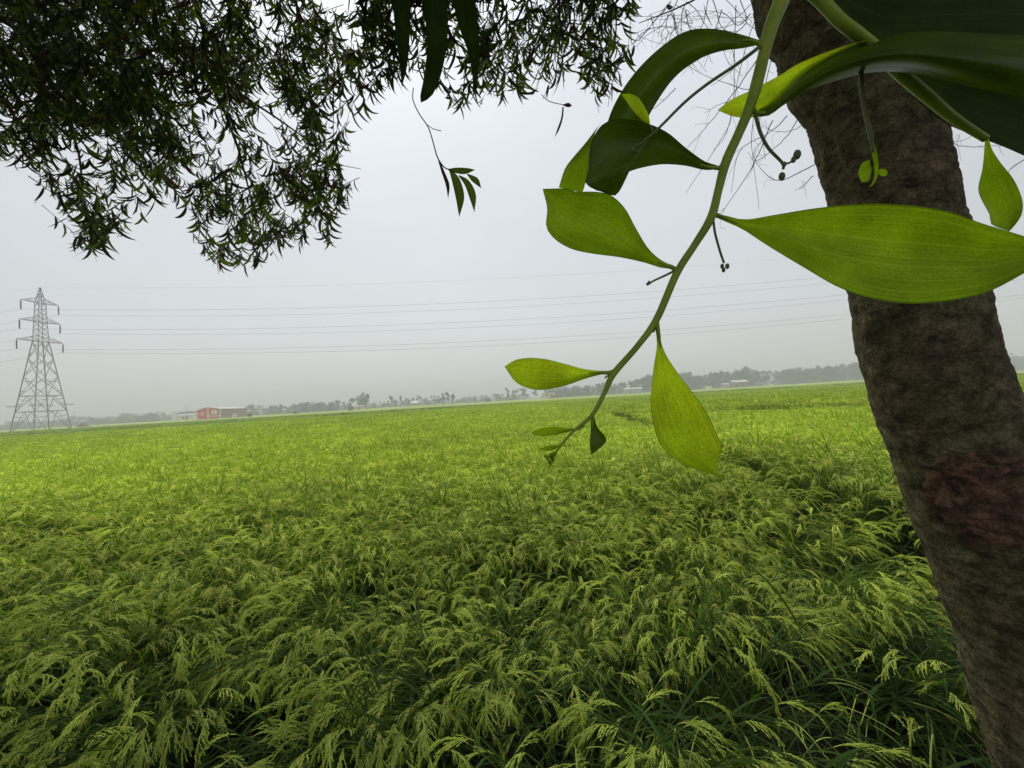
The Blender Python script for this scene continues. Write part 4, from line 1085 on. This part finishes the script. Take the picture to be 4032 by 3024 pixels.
TREES = [
 ('slender tree', 'lone round-headed tree on a bare trunk, left end of the thin row', 1306, 360, 40, 24, 'lolly'),
 ('slender tree', 'leaning round-headed tree just right of the row\'s first tree', 1331, 360, 44, 28, 'lolly'),
 ('slender tree', 'short tree with a small flat head beside the big dense tree', 1357, 365, 34, 20, 'lolly'),
 ('slender tree', 'thin tree touching the left flank of the big dense tree', 1380, 345, 44, 22, 'tall'),
 ('broad tree', 'biggest dense broad tree standing alone left of centre', 1416, 330, 56, 58, 'dense'),
 ('broad tree', 'tall lumpy tree merged with the right side of the biggest tree', 1440, 335, 70, 40, 'dense'),
 ('slender tree', 'low faint tree in the gap right of the biggest tree', 1474, 420, 28, 24, 'bush'),
 ('slender tree', 'faint rounded tree halfway along the gap beyond the biggest tree', 1510, 420, 27, 26, 'dense'),
 ('slender tree', 'small narrow faint tree before the pair of leaning tall trees', 1529, 420, 28, 14, 'tall'),
 ('slender tree', 'tall leaning tree, first of the leaning pair left of the white roof', 1541, 360, 47, 20, 'tall'),
 ('slender tree', 'shorter bushy tree, second of the leaning pair left of the white roof', 1556, 360, 33, 22, 'dense'),
 ('slender tree', 'solitary slim tree between the leaning pair and the white roof', 1580, 365, 43, 16, 'tall'),
 ('broad tree', 'rounded tree rising over the left end of the white roof', 1611, 380, 36, 30, 'dense'),
 ('slender tree', 'slim pointed tree rising directly behind the white roof', 1627, 380, 44, 16, 'tall'),
 ('slender tree', 'tree with a slanting head at the right end of the white roof', 1649, 380, 42, 26, 'dense'),
 ('slender tree', 'pale bushy tree right of the white roof', 1676, 410, 33, 30, 'dense'),
 ('broad tree', 'wide dark tree, left of the tall dark group near the centre', 1716, 370, 44, 34, 'dense'),
 ('broad tree', 'tallest dark tree of the group near the centre', 1747, 370, 50, 30, 'dense'),
 ('slender tree', 'narrow spindle tree right of the tallest dark tree', 1765, 370, 47, 14, 'tall'),
 ('slender tree', 'open-headed tree at the right end of the dark group', 1786, 372, 46, 26, 'lolly'),
 ('slender tree', 'low flat-topped tree over the misty gap left of the pale leaf', 1836, 440, 27, 40, 'dense'),
 ('slender tree', 'small square-headed tree in the misty gap', 1872, 430, 30, 14, 'lolly'),
 ('dark bush', 'dark rounded bush at the foot of the trees below the pale leaf', 1922, 340, 18, 30, 'bush'),
 ('broad tree', 'dense tree standing right of the dark rounded bush', 1962, 370, 36, 40, 'dense'),
 ('slender tree', 'tall slim tree rising below the tip of the pale left leaf', 2000, 375, 50, 18, 'tall'),
 ('slender tree', 'open tall tree beside the slim one below the pale leaf', 2024, 375, 48, 30, 'lolly'),
 ('broad tree', 'spreading tall tree half hidden below the pale left leaf', 2062, 375, 48, 38, 'dense'),
 ('slender tree', 'tree close behind the pinkish house', 2106, 385, 42, 20, 'tall'),
 ('slender tree', 'fuller tree behind the right side of the pinkish house', 2150, 390, 40, 30, 'dense'),
 ('green tree', 'fresh green flat-headed tree standing before the right wood', 2803, 330, 42, 50, 'lolly'),
 ('field bush', 'small dark bush on the bund right of the red building', 985, 210, 13, 18, 'bush'),
 ('field bush', 'small dark bush beside a pole on the left bund', 1160, 240, 8, 12, 'bush'),
]
for i, (nm, lab, u, dp, h, w, kd) in enumerate(TREES):
    far_tree(nm.replace(' ', '_'), lab, u, dp, h, w, kd, 500 + i, light='fresh' in lab)
# pale bare tree
base = G(1848, 400); bt_ = thing('bare_tree', 'pale leafless tree standing up in the misty gap', 'tree', base)
b = MB(); b.tube([base, base + np.array([0, 0, 6.])], [.15, .1], 5); b.build('trunk', M_conc, bt_)
b = MB()
for i in range(7): b.bar(base + np.array([0, 0, 4 + .3 * i]), base + np.array([random.uniform(-2, 2), 0, 9 + random.uniform(-1, 2.5)]), .05)
b.build('branches', M_conc, bt_)
def wood(name, label, u0, u1, n, dlo, dhi, hfun, wpx, seed, kinds=('dense', 'dense', 'tall'), m=M_crown_far):
    r = np.random.default_rng(seed); mb = MB(); allq = []
    for i in range(n):
        u = r.uniform(u0, u1); dp = r.uniform(dlo, dhi); base = G(u, dp)
        h = hfun(u) * r.uniform(.75, 1.1); H = h * dp / F + 1; W = wpx * r.uniform(.7, 1.3) * dp / F
        tk_, q = tree_parts(kinds[r.integers(len(kinds))], H, W, seed * 100 + i)
        q = q[r.permutation(len(q))[:640]]
        allq.append(q + base)
        low_ = crown_quads(r, [(0, 0, H * .22, W * .7, W * .6, H * .25)], 170, .6) + base; low_[..., 2] = np.maximum(low_[..., 2], .1); allq.append(low_)
    mb.quads(np.concatenate(allq)); o = mb.build(name, m, smooth=False); tag(o, label, 'wood', kind='stuff')
wood('far_wood', 'hazy rounded wood behind the pylon at far left', -260, 560, 70, 350, 430, lambda u: 34 + 5 * math.sin(u / 37.), 52, 31, ('dense', 'bush', 'dense'))
wood('far_wood', 'hazy wood behind the white shed and red building', 540, 960, 44, 350, 430, lambda u: 31 + 6 * math.sin(u / 23.), 44, 32)
wood('far_wood', 'hazy wood right of the red building', 930, 1310, 56, 350, 430, lambda u: 36 + 7 * math.sin(u / 31.) + (6 if 1080 < u < 1150 else 0), 34, 33)
wood('far_wood', 'faint mist-covered wood behind the separate trees', 1300, 2150, 90, 480, 600, lambda u: 21 + 4 * math.sin(u / 27.), 36, 34)
wood('far_wood', 'hazy wood between the pinkish house and the hanging leaf', 2150, 2720, 90, 370, 450, lambda u: np.interp(u, [2150, 2300, 2420, 2520, 2560, 2720], [38, 44, 48, 62, 66, 70]), 32, 35, ('dense', 'tall', 'dense', 'tall'))
wood('far_wood', 'hazy tall wood left of the tree trunk', 2690, 3420, 110, 350, 430, lambda u: np.interp(u, [2690, 2800, 2950, 3100, 3250, 3420], [62, 66, 72, 64, 62, 74]), 38, 36, ('dense', 'tall', 'dense'))
wood('far_wood', 'hazy wood beyond the trunk at far right', 3400, 4300, 60, 350, 430, lambda u: 62 + 8 * math.sin(u / 41.), 50, 37)

# ------------------------------------------------------------------ buildings
def frame(A, B):
    """local frame on the ground: x along A->B, y away from the camera"""
    A = np.array(A[:2]); B = np.array(B[:2]); x = (B - A); ln = np.linalg.norm(x); x = x / ln; y = np.array([-x[1], x[0]])
    def fr(v):
        v = np.asarray(v, float); return np.stack([A[0] + v[:, 0] * x[0] + v[:, 1] * y[0], A[1] + v[:, 0] * x[1] + v[:, 1] * y[1], v[:, 2]], 1)
    return fr, ln
# red fronted warehouse
A = G(774, 228); B = G(868.5, 230)
fr, W_ = frame(A, B); D_ = 29.0; EV, AP = 6.3, 7.6
wh = thing('warehouse', 'red fronted warehouse with a white round emblem and long brown brick side', 'building', (*(A[:2]), 0))
b = MB()
def prism(mb, pts, y0, y1, m=0):
    n = len(pts); v = [(x, y0, z) for x, z in pts] + [(x, y1, z) for x, z in pts]
    mb.add(fr(np.array(v)), [tuple(range(n)), tuple(range(2 * n - 1, n - 1, -1))] + [(i, n + i, n + (i + 1) % n, (i + 1) % n) for i in range(n)], m)
gable = [(0, 0), (W_, 0), (W_, EV), (W_ * .48, AP), (0, EV - .3)]
prism(b, gable, .12, D_); b.build('wall', M_brick, wh, smooth=False)
b = MB(); prism(b, [(.05, .9), (W_ - .05, .9), (W_ - .05, EV - .05), (W_ * .48, AP - .05), (.05, EV - .35)], 0, .117); b.build('painted_front', M_red, wh, smooth=False)
b = MB()
for x0, x1, zt in ((-.1, .45, EV - .3), (W_ * .48 - .3, W_ * .48 + .3, AP), (W_ - .45, W_ + .12, EV)):
    b = MB(); b.box((x0, -.12, .8), (x1, -.003, zt), fr=fr); b.build('pilaster', M_white, wh, smooth=False)
b = MB(); rf = [(-.5, EV - .45), (W_ * .48, AP + .03), (W_ + .5, EV - .1), (W_ + .5, EV + .08), (W_ * .48, AP + .22), (-.5, EV - .25)]
prism(b, rf, -.4, D_ + .5); b.build('roof', M_tin, wh, smooth=False)
b = MB(); prism(b, [(-.5, EV - .46), (W_ * .48, AP + .02), (W_ + .5, EV - .11), (W_ + .5, EV + .12), (W_ * .48, AP + .26), (-.5, EV - .21)], -.5, -.403); b.build('roof_edge', M_cream, wh, smooth=False)
b = MB(); c0 = np.array([W_ * .74, -.03, 4.7]); ang = np.linspace(0, 2 * math.pi, 25)[:-1]
b.add(fr(np.concatenate([np.stack([c0[0] + 1.75 * np.cos(ang), np.full(24, -.06), c0[2] + 1.35 * np.sin(ang)], 1), np.stack([c0[0] + 1.75 * np.cos(ang), np.full(24, -.003), c0[2] + 1.35 * np.sin(ang)], 1)])),
      [tuple(range(24))] + [(i, (i + 1) % 24, 24 + (i + 1) % 24, 24 + i) for i in range(24)])
em = b.build('emblem', M_white, wh, smooth=False)
b = MB()
b.box((c0[0] - .45, -.09, c0[2] - .8), (c0[0] - .1, -.063, c0[2] + .9), fr=fr); b.box((c0[0] - .45, -.09, c0[2] + .35), (c0[0] + .35, -.0635, c0[2] + .65), fr=fr)
b.build('emblem_mark', M_blue, em, smooth=False)
b = MB(); b.box((W_ * .48 + .35, -.06, 1.95), (W_ - .5, -.003, 2.95), fr=fr); bd_ = b.build('lettering_band', M_cream, wh, smooth=False)
b = MB()
for i, x in enumerate(np.linspace(W_ * .48 + 1.3, W_ - 1.6, 8)):
    if i in (2, 6): continue
    b = MB(); b.box((x, -.08, 2.2), (x + .3, -.063, 2.7 if i % 2 else 2.55), fr=fr); b.build('letter', M_red, bd_, smooth=False)
b = MB()
for x0, x1, z0, z1 in ((.7, 3.9, 3.6, 4.25), (2.4, 4.1, 4.4, 4.75), (2.4, 4.1, 3.0, 3.4), (2.6, 4.0, 4.9, 5.15), (.9, 2.2, 2.0, 2.2)): b.box((x0, -.05, z0), (x1, -.003, z1), fr=fr)
b.build('lettering_panel', M_cream, wh, smooth=False)
b = MB(); b.box((4.9, -.05, 2.6), (5.75, -.003, 3.7), fr=fr); b.box((5.1, -.05, 3.75), (5.6, -.003, 4.9), fr=fr); b.build('painted_picture', mat('tan_paint', (.45, .22, .13), .7), wh, smooth=False)
for y0, y1, z1 in ((12.5, 14.0, 2.7), (15.2, 17.0, 3.1)):
    b = MB(); b.box((W_ + .003, y0, .9), (W_ + .08, y1, z1), fr=fr); b.build('door', M_white, wh, smooth=False)
b = MB(); b.bar(fr(np.array([[W_ * .7, 4, 6.9]]))[0], fr(np.array([[W_ * .7, 4, 8.8]]))[0], .1); b.build('chimney_pipe', M_dark, wh, smooth=False)

def hut(name, label, u0, u1, depth, ztop, zbot=0., roof='gable', mw=M_white, mr=M_tin, deep=5., rise=.8, dep2=None, openings=(), cat='building'):
    global fr
    A = G(u0, depth); B = G(u1, dep2 or depth); fr, w = frame(A, B)
    t = thing(name, label, cat, (*(A[:2]), 0))
    b = MB(); b.box((0, 0, zbot), (w, deep, ztop), fr=fr); b.build('wall', mw, t, smooth=False)
    b = MB(); ov = .25 + w * .02
    if roof == 'gable':
        v = fr(np.array([(-ov, -ov, ztop - .05), (w + ov, -ov, ztop - .05), (w + ov, deep / 2, ztop + rise), (-ov, deep / 2, ztop + rise), (w + ov, deep + ov, ztop - .05), (-ov, deep + ov, ztop - .05),
                         (-ov, -ov, ztop + .1), (w + ov, -ov, ztop + .1), (w + ov, deep / 2, ztop + rise + .15), (-ov, deep / 2, ztop + rise + .15), (w + ov, deep + ov, ztop + .1), (-ov, deep + ov, ztop + .1)]))
        b.add(v, [(0, 1, 2, 3), (3, 2, 4, 5), (6, 9, 8, 7), (9, 11, 10, 8), (0, 6, 7, 1), (5, 4, 10, 11), (0, 3, 9, 6), (3, 5, 11, 9), (1, 7, 8, 2), (2, 8, 10, 4)])
        v2 = fr(np.array([(.02, .02, ztop), (.02, deep - .02, ztop), (.02, deep / 2, ztop + rise * .95), (w - .02, .02, ztop), (w - .02, deep - .02, ztop), (w - .02, deep / 2, ztop + rise * .95)]))
        b.add(v2, [(0, 1, 2), (3, 5, 4)])
    else:
        b.box((-ov, -ov, ztop + .003), (w + ov, deep + ov, ztop + .25), fr=fr)
    b.build('roof', mr, t, smooth=False)
    for nm, x0, x1, z0, z1 in openings:
        b = MB(); b.box((x0 * w, -.06, z0), (x1 * w, -.003, z1), fr=fr); b.build(nm, M_dark, t, smooth=False)
    return t
hut('shed', 'low white shed with a long pale roof left of the red building', 699, 762, 285, 4.1, roof='gable', rise=.9, deep=7, openings=[('window', .28, .4, 1.6, 3.2), ('window', .55, .68, 1.6, 3.2), ('door', .45, .5, .8, 3)])
hut('water_tower', 'small white block standing left of the low white shed', 676, 686, 285, 6.6, roof='flat', mr=M_white, deep=2.2)
hut('hut', 'tiny flat white roof at the foot of the left wood', 564, 604, 330, 2.6, roof='flat', mw=M_dark, mr=M_white, deep=4)
hut('hut', 'low brown field hut left below the biggest tree', 1369, 1384, 250, 3.0, roof='flat', mw=M_wood, mr=M_wood, deep=3, openings=[('door', .3, .5, .8, 2.4)])
hut('hut', 'long pale house front hidden under the biggest tree', 1395, 1428, 345, 3.8, mw=M_cream, deep=5, openings=[('door', .4, .5, .8, 3)])
hut('hut', 'house with a pale domed white roof among the far trees', 1618, 1645, 360, 3.6, mw=M_conc, mr=M_tin, rise=2.0, deep=6)
hut('house', 'small pinkish flat roofed house below the pale left leaf', 2147, 2186, 330, 5.6, roof='flat', mw=M_cream, mr=M_conc, deep=6, openings=[('window', .12, .3, 2.6, 4.4), ('window', .55, .7, 2.6, 4.4), ('door', .8, .95, .8, 3.4)])
hut('house', 'small brick annex at the right of the pinkish house', 2168, 2188, 300, 3.1, roof='flat', mw=M_brick, mr=M_conc, deep=4)
hut('shed', 'long low shed with a white roof between the stem and hanging leaf', 2462, 2530, 330, 4.6, mw=M_conc, mr=M_tin, rise=1.1, deep=6, openings=[('door', .3, .36, .8, 3.4)])
hut('shed', 'tin roofed brown shed in front of the right wood', 2888, 2946, 310, 5.0, mw=M_brick, mr=M_tin, rise=1.6, deep=7, openings=[('door', .2, .3, .8, 3.5), ('window', .6, .7, 2, 3.4)])
hut('shed', 'grey lean-to at the left end of the tin roofed shed', 2848, 2872, 312, 3.8, mw=M_conc, mr=M_tin, deep=4)
hut('hut', 'tiny white hut at the foot of the fresh green tree', 2786, 2802, 305, 3.0, roof='flat', mw=M_white, mr=M_white, deep=3)
# earth mound
base = G(326, 170); mb = MB(); r = np.random.default_rng(4); ng = 24
XX, YY = np.meshgrid(np.linspace(-1, 1, ng), np.linspace(-1, 1, ng)); rr2 = np.hypot(XX, YY)
ZZ = np.clip(1 - rr2, 0, 1) ** .8 * 2.4 + (r.random(XX.shape) - .5) * .25 * (rr2 < .95) + .2
mb.add(np.stack([base[0] + XX.ravel() * 2.5, base[1] + YY.ravel() * 2.5, ZZ.ravel() + .2], 1), [(j * ng + i, j * ng + i + 1, (j + 1) * ng + i + 1, (j + 1) * ng + i) for j in range(ng - 1) for i in range(ng - 1)])
o = mb.build('earth_mound', M_earth, loc=base); tag(o, 'small brown heap of bare earth right of the pylon', 'mound')
# poles
def pole(u, depth, hpx, label, m=M_conc, arm=True, rad_=.13):
    base = G(u, depth); H = hpx * depth / F + 1.0
    t = thing('utility_pole', label, 'pole', base, 'utility poles along the far bund')
    b = MB(); b.tube([base, base + np.array([0, 0, H])], [rad_ * 1.2, rad_ * .8], 8); b.build('post', m, t)
    if arm:
        b = MB(); b.box((base[0] - 1.3, base[1] - .08, H * .92), (base[0] + 1.3, base[1] + .08, H * .92 + .18)); b.build('crossarm', m, t, smooth=False)
pole(293, 230, 58, 'thin utility pole with crossarm between pylon and mound')
pole(734, 260, 52, 'utility pole with crossarm above the white shed')
pole(1029, 260, 42, 'pale utility pole just right of the red warehouse', M_white)
pole(1012, 270, 34, 'dark thin pole close left of the pale pole', M_wood, False, .1)
pole(1162, 270, 34, 'dark utility pole beside the small bund bush', M_wood, False)
pole(1258, 260, 36, 'dark post left of the slender tree row', M_wood, False)

# ------------------------------------------------------------------ haze
hb = MB(); hb.box((-2600, -120, -1.0), (2600, 2600, 60.0))
hz = hb.build('haze', [], smooth=False)
hm = bpy.data.materials.new('haze'); hm.use_nodes = True
ht = hm.node_tree; ht.nodes.clear()
ho = N('ShaderNodeOutputMaterial', ht); pv = N('ShaderNodeVolumePrincipled', ht)
pv.inputs['Color'].default_value = (0.715, 0.715, 0.735, 1); pv.inputs['Density'].default_value = 0.0016; pv.inputs['Anisotropy'].default_value = 0.0
L(pv.outputs[0], ho.inputs['Volume'], ht)
hz.data.materials.append(hm); hz.display_type = 'WIRE'
tag(hz, kind='stuff')
